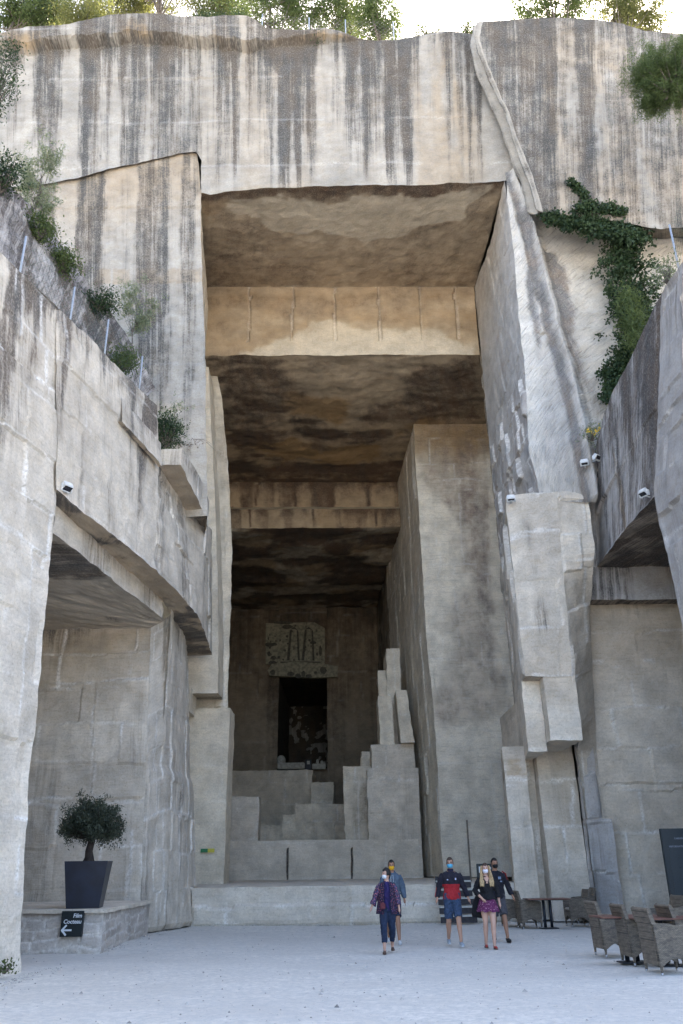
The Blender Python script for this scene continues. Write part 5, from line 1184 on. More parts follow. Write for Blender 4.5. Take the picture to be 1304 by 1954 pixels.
# tall information totem at the right
ib = empty('information_board', (PZ(1290, 1766, 0)[0], 21.2, 0)); tag(ib, 'tall black information board with faint white lines of text at the right edge', 'sign')
q0 = PY(1259, 1583, 21.2); bx0 = q0[0] - ib.location.x
bm = bmesh.new(); tbox(bm, bx0, bx0 + 1.15, -.06, .06, 0, q0[2] + .02, .008); o = from_bm('panel', bm, bk_, ib); 
bm = bmesh.new(); tbox(bm, bx0 + .12, bx0 + 1.03, -.066, -.055, .75, q0[2] - .42, .002); from_bm('face_sheet', bm, plain('board_sheet', (.012, .022, .03), .35), ib)
gt = plain('faint_lettering', (.22, .24, .28), .6)
text('title', 'CARRIERES DE LUMIERES', .052, (bx0 + .57, -.07, q0[2] - .22), gt, ib, align='CENTER')
bm = bmesh.new()
slab_bm(bm, [(bx0 + .54, q0[2] - .13), (bx0 + .57, q0[2] - .09), (bx0 + .6, q0[2] - .13), (bx0 + .57, q0[2] - .15)], -.075, -.06); from_bm('emblem', bm, gt, ib)
text('heading', 'INFORMATIONS', .06, (bx0 + .14, -.07, q0[2] - .40), gt, ib)
for k in range(5): text('text_line', 'Billetterie  -  ' * 2, .035, (bx0 + .3, -.072, q0[2] - .62 - .22 * k), plain('dim_lettering', (.03, .045, .055), .6) if k == 0 else bpy.data.materials['dim_lettering'], ib)

# ------------------------------------------------------------------ garden chairs and tables
m, N, L, B = mat('wicker'); wick = m
tc = N.new('ShaderNodeTexCoord').outputs['Object']; 
br = N.new('ShaderNodeTexBrick'); mp = N.new('ShaderNodeMapping'); mp.inputs['Rotation'].default_value = (R_(90), 0, 0); L.new(tc, mp.inputs[0]); L.new(mp.outputs[0], br.inputs['Vector'])
for k, v in (('Scale', 1), ('Mortar Size', .0016), ('Brick Width', .035), ('Row Height', .012)): br.inputs[k].default_value = v
br.inputs['Color1'].default_value = (.26, .22, .175, 1); br.inputs['Color2'].default_value = (.16, .135, .11, 1); br.inputs['Mortar'].default_value = (.03, .025, .02, 1)
nn_ = noise_(N, L, tc, 7, 4, 1, 1, 3); L.new(mix_(N, L, 1.0, br.outputs['Color'], mix_(N, L, rng_(N, L, nn_, .3, .7), (.6, .58, .55), (1.15, 1.1, 1)), 'MULTIPLY'), B.inputs['Base Color'])
B.inputs['Roughness'].default_value = .6; bp = N.new('ShaderNodeBump'); bp.inputs['Strength'].default_value = .6; bp.inputs['Distance'].default_value = .004; L.new(br.outputs['Fac'], bp.inputs['Height']); bp.invert = True; L.new(bp.outputs[0], B.inputs['Normal'])
cush = plain('pale_cushion', (.52, .49, .44), .9, .08, 15); steel = plain('steel_foot', (.4, .4, .4), .35, .1, metal=.8)
def extr(bm, poly, y0, y1, lean=None):
    """closed outline in xz swept along y"""
    slab_bm(bm, poly, y0, y1)
def make_chair():
    c = empty('wicker_armchair'); w = .29
    arch = [(-.22 + .44 * t, .13 + .10 * math.sin(math.pi * t)) for t in [i / 10 for i in range(11)]]
    for s in (-1, 1):
        y0, y1 = (w - .03, w + .03) if s > 0 else (-w - .03, -w + .03)
        bm = bmesh.new(); extr(bm, [(-.275, .10)] + arch + [(.275, .10), (.285, .45), (.29, .645), (.26, .675), (.1, .685), (-.1, .70), (-.31, .74), (-.29, .5)], y0, y1)
        bmesh.ops.bevel(bm, geom=[e for e in bm.edges if abs(e.verts[0].co.y - e.verts[1].co.y) < 1e-5], offset=.008, segments=2, affect='EDGES'); from_bm('side_panel', bm, wick, c)
    prof_ = [(-.285, .12), (-.235, .12), (-.235, .45), (-.26, .70), (-.315, .925), (-.335, .94), (-.36, .93), (-.375, .915), (-.33, .70), (-.295, .45)]
    bm = bmesh.new(); extr(bm, prof_, -w + .031, w - .031)
    bmesh.ops.bevel(bm, geom=[e for e in bm.edges if abs(e.verts[0].co.y - e.verts[1].co.y) < 1e-5], offset=.006, segments=2, affect='EDGES'); from_bm('backrest', bm, wick, c)
    for s in (-1, 1): bm = bmesh.new(); extr(bm, [(-.30, .70), (-.25, .68), (-.31, .925), (-.34, .945), (-.375, .92), (-.33, .72)], s * w - .029 if s > 0 else -w - .029, s * w + .029 if s > 0 else -w + .029); from_bm('back_post', bm, wick, c)
    bm = bmesh.new(); tbox(bm, -.234, .27, -w + .031, w - .031, .34, .40, .01); from_bm('seat', bm, wick, c)
    bm = bmesh.new(); tbox(bm, -.225, .275, -w + .04, w - .04, .402, .455, .02); from_bm('cushion', bm, cush, c)
    bm = bmesh.new(); A2 = [(-.24 + .48 * t, .17 + .09 * math.sin(math.pi * t)) for t in [i / 8 for i in range(9)]]
    f = [bm.verts.new((.255, a, b)) for a, b in A2 + [(.258, .338), (-.258, .338)]]; g = [bm.verts.new((.285, v.co.y, v.co.z)) for v in f]; n = len(f)
    bm.faces.new(f); bm.faces.new(g[::-1])
    for i in range(n): bm.faces.new((f[i], g[i], g[(i + 1) % n], f[(i + 1) % n]))
    from_bm('front_apron', bm, wick, c)
    for sx in (-1, 1):
        for sy in (-1, 1):
            bm = bmesh.new(); tube(bm, [(sx * .25, sy * w, .14), (sx * .255, sy * w, .03)], [.027, .021], 8); l = from_bm('leg', bm, wick, c, True)
            bm = bmesh.new(); tube(bm, [(sx * .255, sy * w, .031), (sx * .255, sy * w, -.02)], [.022, .02], 8); from_bm('foot', bm, steel, l, True)
    return c
ch0 = make_chair(); cg = 'wicker armchairs round the terrace tables'; used = [False]
def chair(p, rz, label):
    o = ch0 if not used[0] else copy_tree(ch0); used[0] = True
    o.location = (float(p[0]), float(p[1]), 0); o.rotation_euler.z = R_(rz); tag(o, label, 'chair', cg)
def G(px, py): return PZ(px, py, 0.0)
chair(G(1172, 1822), 4, 'wicker armchair seen side-on, leftmost of the near row')
chair(G(1228, 1838), 3, 'wicker armchair second from the left in the near row')
chair(G(1279, 1856), 5, 'largest nearest wicker armchair at the right edge')
chair(G(1320, 1842), 3, 'wicker armchair cut off by the right edge, only its tall back showing')
chair(G(1279, 1800), 186, 'wicker armchair across the near table, facing the others in front of the black board')
chair(G(1012, 1770), 3, 'far wicker armchair just left of the small table')
chair(G(980, 1767), 2, 'far wicker armchair half hidden behind the man in black')
chair(G(1104, 1766), 182, 'far wicker armchair right of the small table, nearer of the two')
chair(G(1117, 1759), 178, 'far wicker armchair right of the small table, the farther one')
tw = plain('table_top_wood', (.16, .075, .055), .45, .25, 5); tb = plain('table_steel', (.018, .022, .03), .4, .1, 5)
def make_table():
    t = empty('terrace_table'); bm = bmesh.new(); tbox(bm, -.58, .58, -.36, .36, .715, .74, .006); from_bm('tabletop', bm, tw, t)
    bm = bmesh.new(); tbox(bm, -.5, .5, -.28, .28, .695, .714, .004); from_bm('frame', bm, tb, t)
    for sx in (-.09, .09):
        bm = bmesh.new(); tube(bm, [(sx, 0, .02), (sx, 0, .694)], [.04, .04], 12); from_bm('column', bm, tb, t, True)
    bm = bmesh.new(); tbox(bm, -.24, .24, -.16, .16, -.01, .014, .004); from_bm('base_plate', bm, tb, t); return t
tb0 = make_table(); tg = 'terrace tables with two-column bases'
for i, (p, rz, lab) in enumerate([(G(1048, 1771), 2, 'small dark-legged table standing alone between the far chairs'), (PZ(1196, 1747, .74), 3, 'reddish table behind the leftmost near chairs'), (PZ(1268, 1750, .74), 3, 'reddish table right behind the near row, by the black board')]):
    o = tb0 if i == 0 else copy_tree(tb0); o.location = (float(p[0]), float(p[1]), 0); o.rotation_euler.z = R_(rz); tag(o, lab, 'table', tg)
bm = bmesh.new(); bmesh.ops.create_cone(bm, segments=16, radius1=.05, radius2=.055, depth=.05, cap_ends=True); o = from_bm('ashtray', bm, plain('glass_grey', (.4, .42, .45), .3), None, True)
pa = PZ(1270, 1742, .765); o.location = (float(pa[0]) , float(pa[1]), .767); tag(o, 'small pale ashtray on the table by the black board', 'ashtray')

# ------------------------------------------------------------------ people
def ell(bm, c, r, n=14, rot=None):
    q = bmesh.ops.create_uvsphere(bm, u_segments=n, v_segments=n // 2 + 2, radius=1)['verts']
    for v in q:
        v.co = Vector((v.co.x * r[0], v.co.y * r[1], v.co.z * r[2]))
        if rot: v.co = rot @ v.co
        v.co += Vector(c)
def hloft(bm, rings, n=18):
    """stacked horizontal ellipses: (z, cx, cy, rx, ry)"""
    rs_ = [[bm.verts.new((cx + rx * math.cos(2 * math.pi * k / n), cy + ry * math.sin(2 * math.pi * k / n), z)) for k in range(n)] for z, cx, cy, rx, ry in rings]
    for i in range(len(rs_) - 1):
        for k in range(n): bm.faces.new((rs_[i][k], rs_[i][(k + 1) % n], rs_[i + 1][(k + 1) % n], rs_[i + 1][k]))
    bm.faces.new(rs_[0][::-1]); bm.faces.new(rs_[-1])
def fuse(name, bm, m, parent, vox=.013, sm=3, fold=0):
    o = from_bm(name, bm, None) if False else None
    me = bpy.data.meshes.new(name); bmesh.ops.recalc_face_normals(bm, faces=bm.faces[:]); bm.to_mesh(me); bm.free()
    t = bpy.data.objects.new(name, me); COL.objects.link(t)
    r = t.modifiers.new('r', 'REMESH'); r.mode = 'VOXEL'; r.voxel_size = vox
    s = t.modifiers.new('s', 'SMOOTH'); s.factor = .5; s.iterations = sm
    me2 = bpy.data.meshes.new_from_object(t.evaluated_get(bpy.context.evaluated_depsgraph_get())); bpy.data.objects.remove(t)
    if fold:
        co = np.empty(len(me2.vertices) * 3, np.float32); me2.vertices.foreach_get('co', co); co = co.reshape(-1, 3).astype(float)
        no = np.empty(len(me2.vertices) * 3, np.float32); me2.vertices.foreach_get('normal', no); no = no.reshape(-1, 3)
        w_ = fbm(co[:, 0] * 14 + 40, co[:, 1] * 14 + 9, co[:, 2] * 9 + co[:, 0] * 10, len(co) % 97, 3) - .5; w2_ = np.abs(fbm(co[:, 0] * 9 + 3, co[:, 1] * 9, co[:, 2] * 20 + np.abs(co[:, 0]) * 16, 5, 2) - .5)
        co = co + no * (w_ * fold * 1.6 - w2_ * fold * 1.5)[:, None]; me2.vertices.foreach_set('co', co.astype(np.float32).ravel()); me2.update()
    me2.polygons.foreach_set('use_smooth', [True] * len(me2.polygons)); me2.materials.clear(); return link(name, me2, m, parent)
skin = plain('skin', (.42, .24, .165), .55, .06, 6); skin_d = plain('tanned_skin', (.30, .16, .10), .55, .08, 6); skin_l = plain('fair_skin', (.50, .30, .22), .55, .06, 6)
def person(px, py, H, label, sk, legs, arms, clothes, hair, mask, turn=0.0, head_turn=0.0, fem=False, extras=None):
    """legs: per side (knee, ankle); arms: per side (elbow, wrist, finger curl direction); +x is the viewer's right, the figure faces -y"""
    k = H / 1.75; g = G(px, py); P = empty('person', (float(g[0]), float(g[1]), -.005), R_(turn)); P.scale = (k, k, k); tag(P, label, 'person')
    hw = .155 if fem else .178; sh = .165 if fem else .20
    bm = bmesh.new()
    tors = [(.84, 0, 0, hw * .85, .10), (.92, 0, 0, hw, .115), (1.02, 0, 0, hw * .93, .105), (1.12, 0, 0, hw * .85, .095), (1.25, 0, -.005, hw * .95, .108), (1.35, 0, 0, sh * .98, .108), (1.42, 0, .005, sh * .92, .095), (1.465, 0, .01, sh * .55, .075), (1.50, 0, .008, .058, .06), (1.56, 0, -.002, .054, .058)]
    hloft(bm, tors)
    Rh = Matrix.Rotation(R_(head_turn), 3, 'Z'); hc = Vector((0, -.012, 1.645))
    def hp(v): return hc + Rh @ Vector(v)
    ell(bm, hc, (.074, .092, .112), 16, Rh); ell(bm, hp((0, -.028, -.055)), (.052, .056, .055), 12, Rh)
    tube(bm, [hp((0, -.088, .02)), hp((0, -.108, -.012)), hp((0, -.088, -.022))], [.009, .016, .012], 6)
    for s in (-1, 1):
        ell(bm, hp((s * .075, .005, -.002)), (.012, .02, .03), 8, Rh); ell(bm, hp((s * .028, -.083, .028)), (.02, .012, .008), 8, Rh)
    for s in (-1, 1):
        kn, an = [Vector(v) for v in legs[s]]; hip = Vector((s * .085, 0, .90))
        tube(bm, [hip, hip.lerp(kn, .4), hip.lerp(kn, .85), kn, kn.lerp(an, .3) + Vector((0, .012, 0)), kn.lerp(an, .75), an], [.094, .088, .064, .056, .060, .042, .036], 12)
        tube(bm, [an + Vector((0, .035, -.03)), an + Vector((0, -.04, -.045)), an + Vector((s * .012, -.15, -.062))], [.032, .036, .022], 8)
        el, wr = [Vector(v) for v in arms[s][:2]]; so_ = Vector((s * (sh - .012), .005, 1.405))
        tube(bm, [so_, so_.lerp(el, .35), el, el.lerp(wr, .3), wr], [.052, .045, .036, .036, .025], 10)
        d = (wr - el).normalized(); cu = Vector(arms[s][2]) if len(arms[s]) > 2 else Vector((0, -.3, 0)); d2 = (d + cu * .4).normalized()
        side = d.cross(Vector((1, 0, 0))).normalized()
        pc = wr + d * .05; tube(bm, [wr, pc, wr + d2 * .09], [.025, .03, .028], 8)
        for f in range(4):                                   # four fingers fanned along the palm edge
            o_ = side * (-.027 + .018 * f); ln = (.062, .073, .068, .052)[f]
            a_ = wr + d2 * .085 + o_; b_ = a_ + d2 * ln * .5; c_ = b_ + (d2 + cu * .7).normalized() * ln * .55
            tube(bm, [a_, b_, c_], [.0095, .009, .007], 6)
        th_ = wr + d * .035 + side * -.026; tube(bm, [th_, th_ + (d2 - side * .8).normalized() * .035, th_ + (d2 - side * .4).normalized() * .065], [.012, .011, .009], 6)
    fuse('body', bm, sk, P, .0115, 1)
    ey = bmesh.new()
    for s in (-1, 1): ell(ey, hp((s * .028, -.089, .014)), (.012, .005, .005), 8, Rh)
    from_bm('eyes', ey, plain('eye_dark', (.02, .015, .012), .3) if 'eye_dark' not in bpy.data.materials else bpy.data.materials['eye_dark'], P)
    # hair
    bm = bmesh.new(); q = bmesh.ops.create_icosphere(bm, subdivisions=4, radius=1)['verts']
    for v in q:
        c = v.co.copy(); cut_ = c.y < -.42 and c.z < .42 + .2 * abs(c.x); low_ = c.z < -.35 and c.y < .5
        rr = 1.10 if not (cut_ or low_) else .80
        rr += hair.get('puff', 0) * (0 if (cut_ or low_) else 1) + .03 * math.sin(c.x * 31 + c.z * 17) * math.cos(c.y * 27)
        v.co = hp((c.x * .074 * rr, c.y * .092 * rr + .004, c.z * .112 * rr + .006))
    from_bm('hair', bm, hair['m'], P, True)
    if hair.get('long'):
        bm = bmesh.new()
        for s in (-1, 1):
            for j in range(7):
                x0 = s * (.05 + .007 * j); tube(bm, [hp((x0, .03 - .012 * j, .06)), hp((s * (.082 + .004 * j), .0 - .01 * j, -.06)), Vector((s * (.085 + .012 * j * .6), -.06 - .01 * j, 1.47)), Vector((s * (.07 + .014 * j), -.125, 1.36)), Vector((s * (.075 + .013 * j), -.13, 1.25 + .015 * (j % 3)))], [.02, .024, .024, .018, .006], 7)
        fuse('long_hair', bm, hair['m2'], P, .009, 1)
    # face mask
    bm = bmesh.new(); q = bmesh.ops.create_icosphere(bm, subdivisions=4, radius=1)['verts']
    bmesh.ops.delete(bm, geom=[v for v in bm.verts if v.co.y > -.15 or v.co.z > .62 or v.co.z < -.85], context='VERTS')
    for v in bm.verts: v.co = hp((v.co.x * .068, v.co.y * .098 - .018, v.co.z * .062 - .052))
    mk = from_bm('face_mask', bm, mask, P, True)
    bm = bmesh.new()
    for s in (-1, 1):
        for zz in (-.02, -.06): tube(bm, [hp((s * .060, -.045, zz)), hp((s * .079, .01, -.0))], [.002, .002], 4)
    from_bm('ear_loops', bm, mask, mk)
    clothes(P, legs, arms, tors, hw, sh, hp, Rh)
    return P
def sleeve(bm, arms, sh, s, f=1.0, infl=.016, end=1.0):
    el, wr = [Vector(v) for v in arms[s][:2]]; so_ = Vector((s * (sh - .012), .005, 1.405)); w2 = el.lerp(wr, f)
    tube(bm, [so_ + Vector((-s * .03, 0, .01)), so_.lerp(el, .35), el, el.lerp(w2, .5), w2], [.055 + infl, .05 + infl, .042 + infl, .038 + infl, (.03 + infl) * end], 12)
def topgarment(name, P, m, arms, tors, sh, z0, infl=.018, f=.95, arm_=True, end=1.0, hem=0.0, y=0.0, front=None):
    bm = bmesh.new(); r = [(z, a, b + y, c + infl + hem * max(0, 1.1 - z), d + infl + hem * max(0, 1.1 - z)) for z, a, b, c, d in tors if z0 < z < 1.475]
    f0 = np.array(tors); r = [(z0, 0, y, np.interp(z0, f0[:, 0], f0[:, 3]) + infl + hem * max(0, 1.1 - z0), np.interp(z0, f0[:, 0], f0[:, 4]) + infl + hem * max(0, 1.1 - z0))] + r
    r.append((1.49, 0, .005, .068, .066)); hloft(bm, r)
    if arm_:
        for s in (-1, 1): sleeve(bm, arms, sh, s, f, infl, end)
    return fuse(name, bm, m, P, .011, 2, .03)
def bottoms(name, P, m, legs, tors, to, infl=.014, flare=.0, waist=1.04):
    """to: (0..1) down the thigh, or 1..2 down the shin"""
    bm = bmesh.new(); f0 = np.array(tors)
    hloft(bm, [(z, 0, 0, np.interp(z, f0[:, 0], f0[:, 3]) + infl, np.interp(z, f0[:, 0], f0[:, 4]) + infl) for z in (.84, .9, .97, waist)])
    for s in (-1, 1):
        kn, an = [Vector(v) for v in legs[s]]; hip = Vector((s * .085, 0, .90))
        pts = [hip, hip.lerp(kn, min(.5, to * .5))]; rr = [.092 + infl, .082 + infl]
        if to <= 1: pts.append(hip.lerp(kn, to)); rr.append(.064 + infl + flare)
        else:
            pts += [kn, kn.lerp(an, (to - 1) * .5) + Vector((0, .01, 0)), kn.lerp(an, to - 1)]; rr += [.056 + infl, .054 + infl, .042 + infl + flare]
        tube(bm, pts, rr, 12)
    return fuse(name, bm, m, P, .011, 2, .022)
def shoes(P, legs, m, sole=None, h=.05, size=1.0):
    for s in (-1, 1):
        kn, an = [Vector(v) for v in legs[s]]; bm = bmesh.new()
        tube(bm, [an + Vector((0, .035, -.02)), an + Vector((0, .02, -.055)), an + Vector((s * .004, -.07, -.055)), an + Vector((s * .014, -.165, -.068)), an + Vector((s * .014, -.19, -.075))], [.042 * size, .044 * size, .042 * size, .034 * size, .02], 10)
        sh_ = fuse('shoe', bm, m, P, .01, 2)
        bm = bmesh.new(); b0 = an + Vector((0, 0, -.085)); 
        ring = [(math.cos(t) * (.045 if math.sin(t) > 0 else .042), math.sin(t)) for t in [i * math.pi / 8 for i in range(16)]]
        hb = [bm.verts.new((b0.x + x + s * .006, b0.y - .065 + y_ * .135, b0.z - .016)) for x, y_ in ring]; ht = [bm.verts.new((v.co.x, v.co.y, v.co.z + .03)) for v in hb]
        bm.faces.new(hb[::-1]); bm.faces.new(ht)
        for i in range(16): bm.faces.new((hb[i], hb[(i + 1) % 16], ht[(i + 1) % 16], ht[i]))
        from_bm('sole', bm, sole or m, sh_)
def spots(name, base, cols, sc=22):
    m, N, L, B = mat(name); tc = N.new('ShaderNodeTexCoord').outputs['Object']; c = base
    for i, (col, th) in enumerate(cols):
        v = N.new('ShaderNodeTexVoronoi'); v.inputs['Scale'].default_value = sc * (1 + .23 * i); mp = N.new('ShaderNodeMapping'); mp.inputs['Location'].default_value = (i * 3.3, i * 1.7, i); L.new(tc, mp.inputs[0]); L.new(mp.outputs[0], v.inputs['Vector'])
        c = mix_(N, L, rng_(N, L, v.outputs['Distance'], th, th + .08, 1, 0), c, col)
    L.new(c, B.inputs['Base Color']); B.inputs['Roughness'].default_value = .8; return m
hair_k = plain('black_hair', (.012, .010, .010), .5, .3, 40); hair_b = plain('brown_hair', (.05, .03, .02), .5, .3, 40); hair_bl = plain('blond_hair', (.36, .25, .13), .5, .3, 40)
denim = plain('blue_denim', (.035, .058, .105), .85, .3, 25); denim_d = plain('dark_denim', (.016, .026, .055), .85, .25, 25); blackf = plain('black_fabric', (.010, .010, .012), .85, .2, 25)
whs = plain('white_shoe', (.5, .52, .54), .6, .08); gys = plain('grey_shoe', (.30, .34, .38), .6, .15, 14); bks = plain('black_shoe', (.012, .012, .013), .5, .1); brs = plain('brown_sandal', (.10, .06, .045), .6, .2)
walkA = {-1: ((-.10, -.17, .52), (-.10, -.24, .095)), 1: ((.095, -.02, .49), (.10, .20, .13))}
walkB = {-1: ((-.10, -.02, .49), (-.10, .18, .12)), 1: ((.10, -.17, .52), (.115, -.26, .095))}
armA = {-1: ((-.25, .03, 1.16), (-.29, -.05, .93)), 1: ((.25, .06, 1.15), (.28, .03, .92))}

# 1 woman in floral wrap
kim = spots('floral_cotton', (.035, .022, .06), [((.45, .12, .16), .24), ((.10, .12, .30), .20), ((.55, .38, .30), .15)], 26)
purp = plain('violet_fabric', (.022, .015, .08), .8, .2, 15)
def cl1_(P, legs, arms, tors, hw, sh, hp, Rh):
    topgarment('top', P, purp, arms, tors, sh, .86, .024, arm_=False)
    bottoms('jeans', P, denim_d, legs, tors, 1.72, .024)
    shoes(P, legs, brs, size=.82)
    # open wrap: back and sides only, wide sleeves
    bm = bmesh.new(); n = 22; rows = []
    for z, rx, ry in [(1.47, .11, .10), (1.42, .185, .14), (1.30, .205, .165), (1.12, .21, .17), (.95, .24, .18), (.80, .27, .195)]:
        row = []
        for i in range(n + 1):
            a = -math.pi / 2 + .34 + (2 * math.pi - .68) * i / n; w_ = .012 * math.sin(i * 2.3 + z * 6)
            row.append((rx * math.cos(a) * (1 + w_), ry * math.sin(a) * (1 + w_), z))
        rows.append(row)
    vv = [[bm.verts.new(p) for p in r] for r in rows]
    for i in range(len(rows) - 1):
        for k in range(n): bm.faces.new((vv[i][k], vv[i][k + 1], vv[i + 1][k + 1], vv[i + 1][k]))
    bmesh.ops.solidify(bm, geom=bm.faces[:], thickness=.02); wr = from_bm('wrap_body', bm, kim, P, True)
    bm = bmesh.new()
    for s in (-1, 1): sleeve(bm, arms, sh, s, .8, .034, 1.25)
    fuse('wrap_sleeves', bm, kim, P, .011, 2, .03)
    bm = bmesh.new(); tbox(bm, -.17, -.05, -.21, -.15, .90, 1.04, .02); from_bm('handbag', bm, plain('wine_leather', (.10, .015, .025), .5), P)
person(742, 1817, 1.56, 'woman in an open floral wrap and cropped dark jeans, head turned aside', skin_l, walkA,
       {-1: ((-.27, .03, 1.15), (-.36, -.03, .95)), 1: ((.25, .03, 1.14), (.27, -.05, .93))}, cl1_, dict(m=hair_k, puff=.14), plain('white_mask', (.68, .70, .72), .8, .03), 0, -62, True)
# 2 man behind her
hood = plain('slate_fleece', (.075, .105, .145), .9, .15, 18)
def cl2_(P, legs, arms, tors, hw, sh, hp, Rh):
    topgarment('hoodie', P, hood, arms, tors, sh, .88, .026)
    bm = bmesh.new(); tube(bm, [(-.09, -.03, 1.47), (-.07, .07, 1.50), (0, .10, 1.51), (.07, .07, 1.50), (.09, -.03, 1.47)], [.025, .035, .04, .035, .025], 8); fuse('hood', bm, hood, P, .012, 1)
    bm = bmesh.new()
    for s in (-1, 1): tube(bm, [(s * .025, -.122, 1.44), (s * .03, -.142, 1.28)], [.005, .005], 5)
    from_bm('drawstring', bm, whs, P)
    bottoms('shorts', P, denim_d, legs, tors, .92, .02, .015); shoes(P, legs, whs, whs)
person(752, 1799, 1.74, 'man in slate blue hoodie and orange face mask, behind the woman in the floral wrap', skin_d, walkB, armA, cl2_, dict(m=hair_k), plain('orange_mask', (.72, .38, .02), .8, .03), 0, 0)
# 3 man in navy and red
m, N, L, B = mat('navy_red_fleece'); tc = N.new('ShaderNodeTexCoord').outputs['Object']; sx_ = N.new('ShaderNodeSeparateXYZ'); L.new(tc, sx_.inputs[0])
low_ = math_(N, L, 'MULTIPLY', math_(N, L, 'LESS_THAN', sx_.outputs[2], 1.215), math_(N, L, 'LESS_THAN', math_(N, L, 'ABSOLUTE', sx_.outputs[0]), .197))
L.new(mix_(N, L, low_, (.008, .007, .016), (.33, .012, .018)), B.inputs['Base Color']); B.inputs['Roughness'].default_value = .85; navred = m
def cl3_(P, legs, arms, tors, hw, sh, hp, Rh):
    j = topgarment('jacket', P, navred, arms, tors, sh, .90, .026)
    bm = bmesh.new(); hloft(bm, [(1.45, 0, .005, .078, .075), (1.50, 0, .005, .072, .072), (1.53, 0, .005, .07, .07)]); fuse('collar', bm, plain('navy_fleece', (.016, .013, .035), .85), P, .01, 1)
    bm = bmesh.new(); tbox(bm, -.105, -.075, -.15, -.132, 1.295, 1.315); tbox(bm, .075, .105, -.15, -.132, 1.30, 1.34); from_bm('chest_badges', bm, plain('pale_badge', (.5, .5, .65), .6), j)
    bm = bmesh.new(); tube(bm, [arms[-1][0] , Vector(arms[-1][0]).lerp(Vector(arms[-1][1]), .9)], [.008, .008], 5)
    for v in bm.verts: v.co += Vector((-.055, -.01, 0))
    from_bm('sleeve_stripe', bm, plain('red_stripe', (.33, .012, .018), .8), j)
    bottoms('shorts', P, denim, legs, tors, .93, .022, .012); shoes(P, legs, gys, whs, size=1.06)
    bm = bmesh.new()
    for s in (-1, 1):
        for a, b in (((.012, -.094, .03), (.05, -.088, .03)), ((.05, -.088, .03), (.05, -.088, .002)), ((.012, -.094, .002), (.05, -.088, .002)), ((.05, -.088, .02), (.078, .0, .015))):
            tube(bm, [hp((s * a[0], a[1], a[2])), hp((s * b[0], b[1], b[2]))], [.003, .003], 4)
    from_bm('glasses', bm, blackf, P)
person(868, 1803, 1.77, 'man in a navy and red top, denim shorts, glasses and light blue face mask', skin, walkB,
       {-1: ((-.27, .03, 1.15), (-.33, -.04, .94)), 1: ((.28, .05, 1.16), (.36, .0, .94))}, cl3_, dict(m=hair_b), plain('blue_mask', (.10, .38, .55), .8, .03), 0, -14)
# 4 man in black
def cl5_(P, legs, arms, tors, hw, sh, hp, Rh):
    j = topgarment('jacket', P, plain('black_sweatshirt', (.012, .012, .018), .85, .2, 18), arms, tors, sh, .86, .03)
    bm = bmesh.new(); so_ = Vector((.19, .0, 1.42)); tube(bm, [so_ + Vector((-.03, -.03, .055)), so_ + Vector((.055, -.03, .0)), so_ + Vector((.085, -.02, -.13))], [.012, .014, .010], 6); from_bm('shoulder_stripe', bm, plain('red_trim', (.30, .02, .015), .8), j)
    bm = bmesh.new(); tbox(bm, .03, .10, -.156, -.138, 1.30, 1.36, .004); tbox(bm, .07, .12, -.156, -.138, 1.24, 1.27, .004); from_bm('chest_print', bm, plain('grey_print', (.16, .20, .28), .7), j)
    bottoms('shorts', P, plain('grey_cotton', (.06, .058, .065), .85, .2, 20), legs, tors, .95, .026, .015); shoes(P, legs, bks, bks)
person(955, 1795, 1.75, 'man in black jacket with red shoulder stripe, behind the blond woman', skin_d, walkB,
       {-1: ((-.24, .03, 1.16), (-.24, -.04, .93)), 1: ((.29, .05, 1.17), (.37, .0, .95))}, cl5_, dict(m=hair_k), plain('black_mask', (.012, .012, .013), .8, .1), 4, 10)
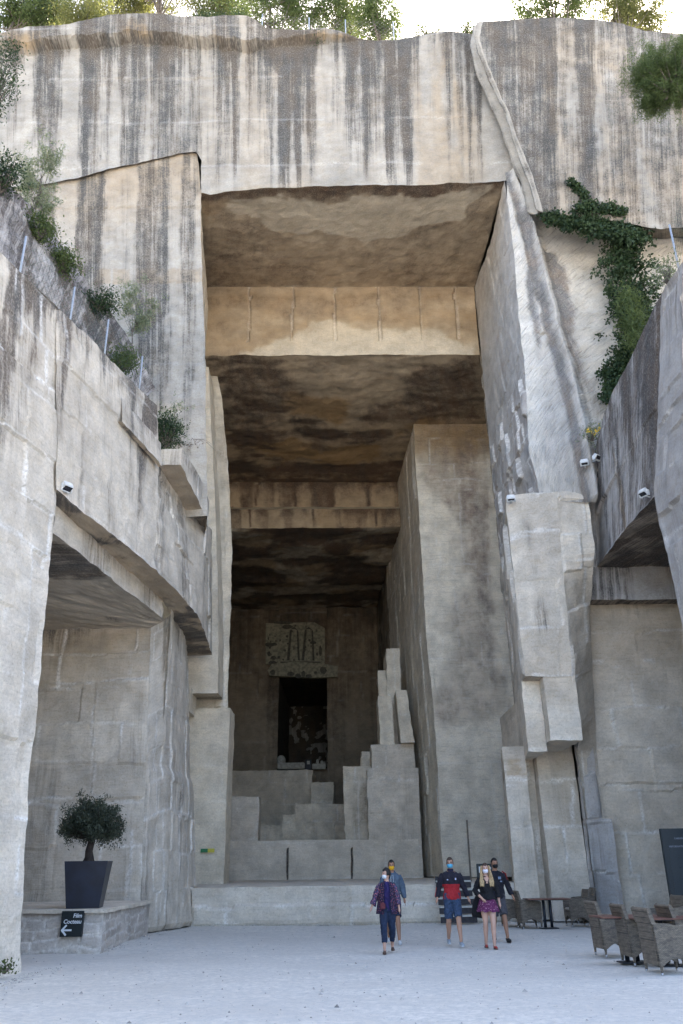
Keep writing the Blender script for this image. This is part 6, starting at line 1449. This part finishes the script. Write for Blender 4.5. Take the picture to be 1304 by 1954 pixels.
# 5 blond woman
skr = spots('magenta_print', (.22, .04, .14), [((.60, .28, .42), .30), ((.06, .015, .08), .22), ((.6, .35, .45), .12)], 24)
def cl4_(P, legs, arms, tors, hw, sh, hp, Rh):
    topgarment('cardigan', P, blackf, arms, tors, sh, .99, .026, f=.62, end=1.3, hem=.25)
    bm = bmesh.new(); hloft(bm, [(1.33, 0, -.118, .05, .02), (1.44, 0, -.085, .06, .025), (1.47, 0, -.06, .05, .02)]); fuse('neckline_skin', bm, skin_l, P, .008, 1)
    bm = bmesh.new(); n = 40; rows = []
    for z, rx, ry, wv in [(1.06, .150, .115, .0), (.97, .185, .145, .03), (.86, .22, .175, .07), (.74, .25, .20, .11)]:
        rows.append([bm.verts.new((rx * math.cos(2 * math.pi * i / n) * (1 + wv * math.sin(i * 1.9)), ry * math.sin(2 * math.pi * i / n) * (1 + wv * math.sin(i * 1.9)), z + .015 * math.sin(i * 1.3))) for i in range(n)])
    for i in range(3):
        for k in range(n): bm.faces.new((rows[i][k], rows[i][(k + 1) % n], rows[i + 1][(k + 1) % n], rows[i + 1][k]))
    bmesh.ops.solidify(bm, geom=bm.faces[:], thickness=.01); from_bm('skirt', bm, skr, P, True)
    shoes(P, legs, plain('red_sandal', (.35, .04, .035), .5, .1), brs, size=.8)
person(937, 1808, 1.64, 'blond woman in a black cardigan, magenta ruffled skirt and white face mask', skin_l,
       {-1: ((-.085, -.06, .50), (-.09, .06, .10)), 1: ((.075, -.15, .50), (.06, -.20, .09))},
       {-1: ((-.27, .03, 1.17), (-.15, -.19, 1.02), (.3, -.2, 0)), 1: ((.25, .04, 1.16), (.27, -.02, .93))}, cl4_, dict(m=hair_b, m2=hair_bl, long=True), plain('pale_mask', (.70, .68, .74), .8, .03), 0, -4, True)
g = G(916, 1806); bm = bmesh.new()
tube(bm, [(0, 0, .98), (-.02, 0, .86), (-.03, 0, .62), (-.04, 0, .56)], [.05, .10, .13, .11], 12)
for v in bm.verts: v.co.y *= .5
o = from_bm('jacket', bm, blackf, None, True); o.location = (float(g[0]) + .02, float(g[1]) - .05, 0); tag(o, 'folded black jacket carried at the side of the blond woman', 'jacket')
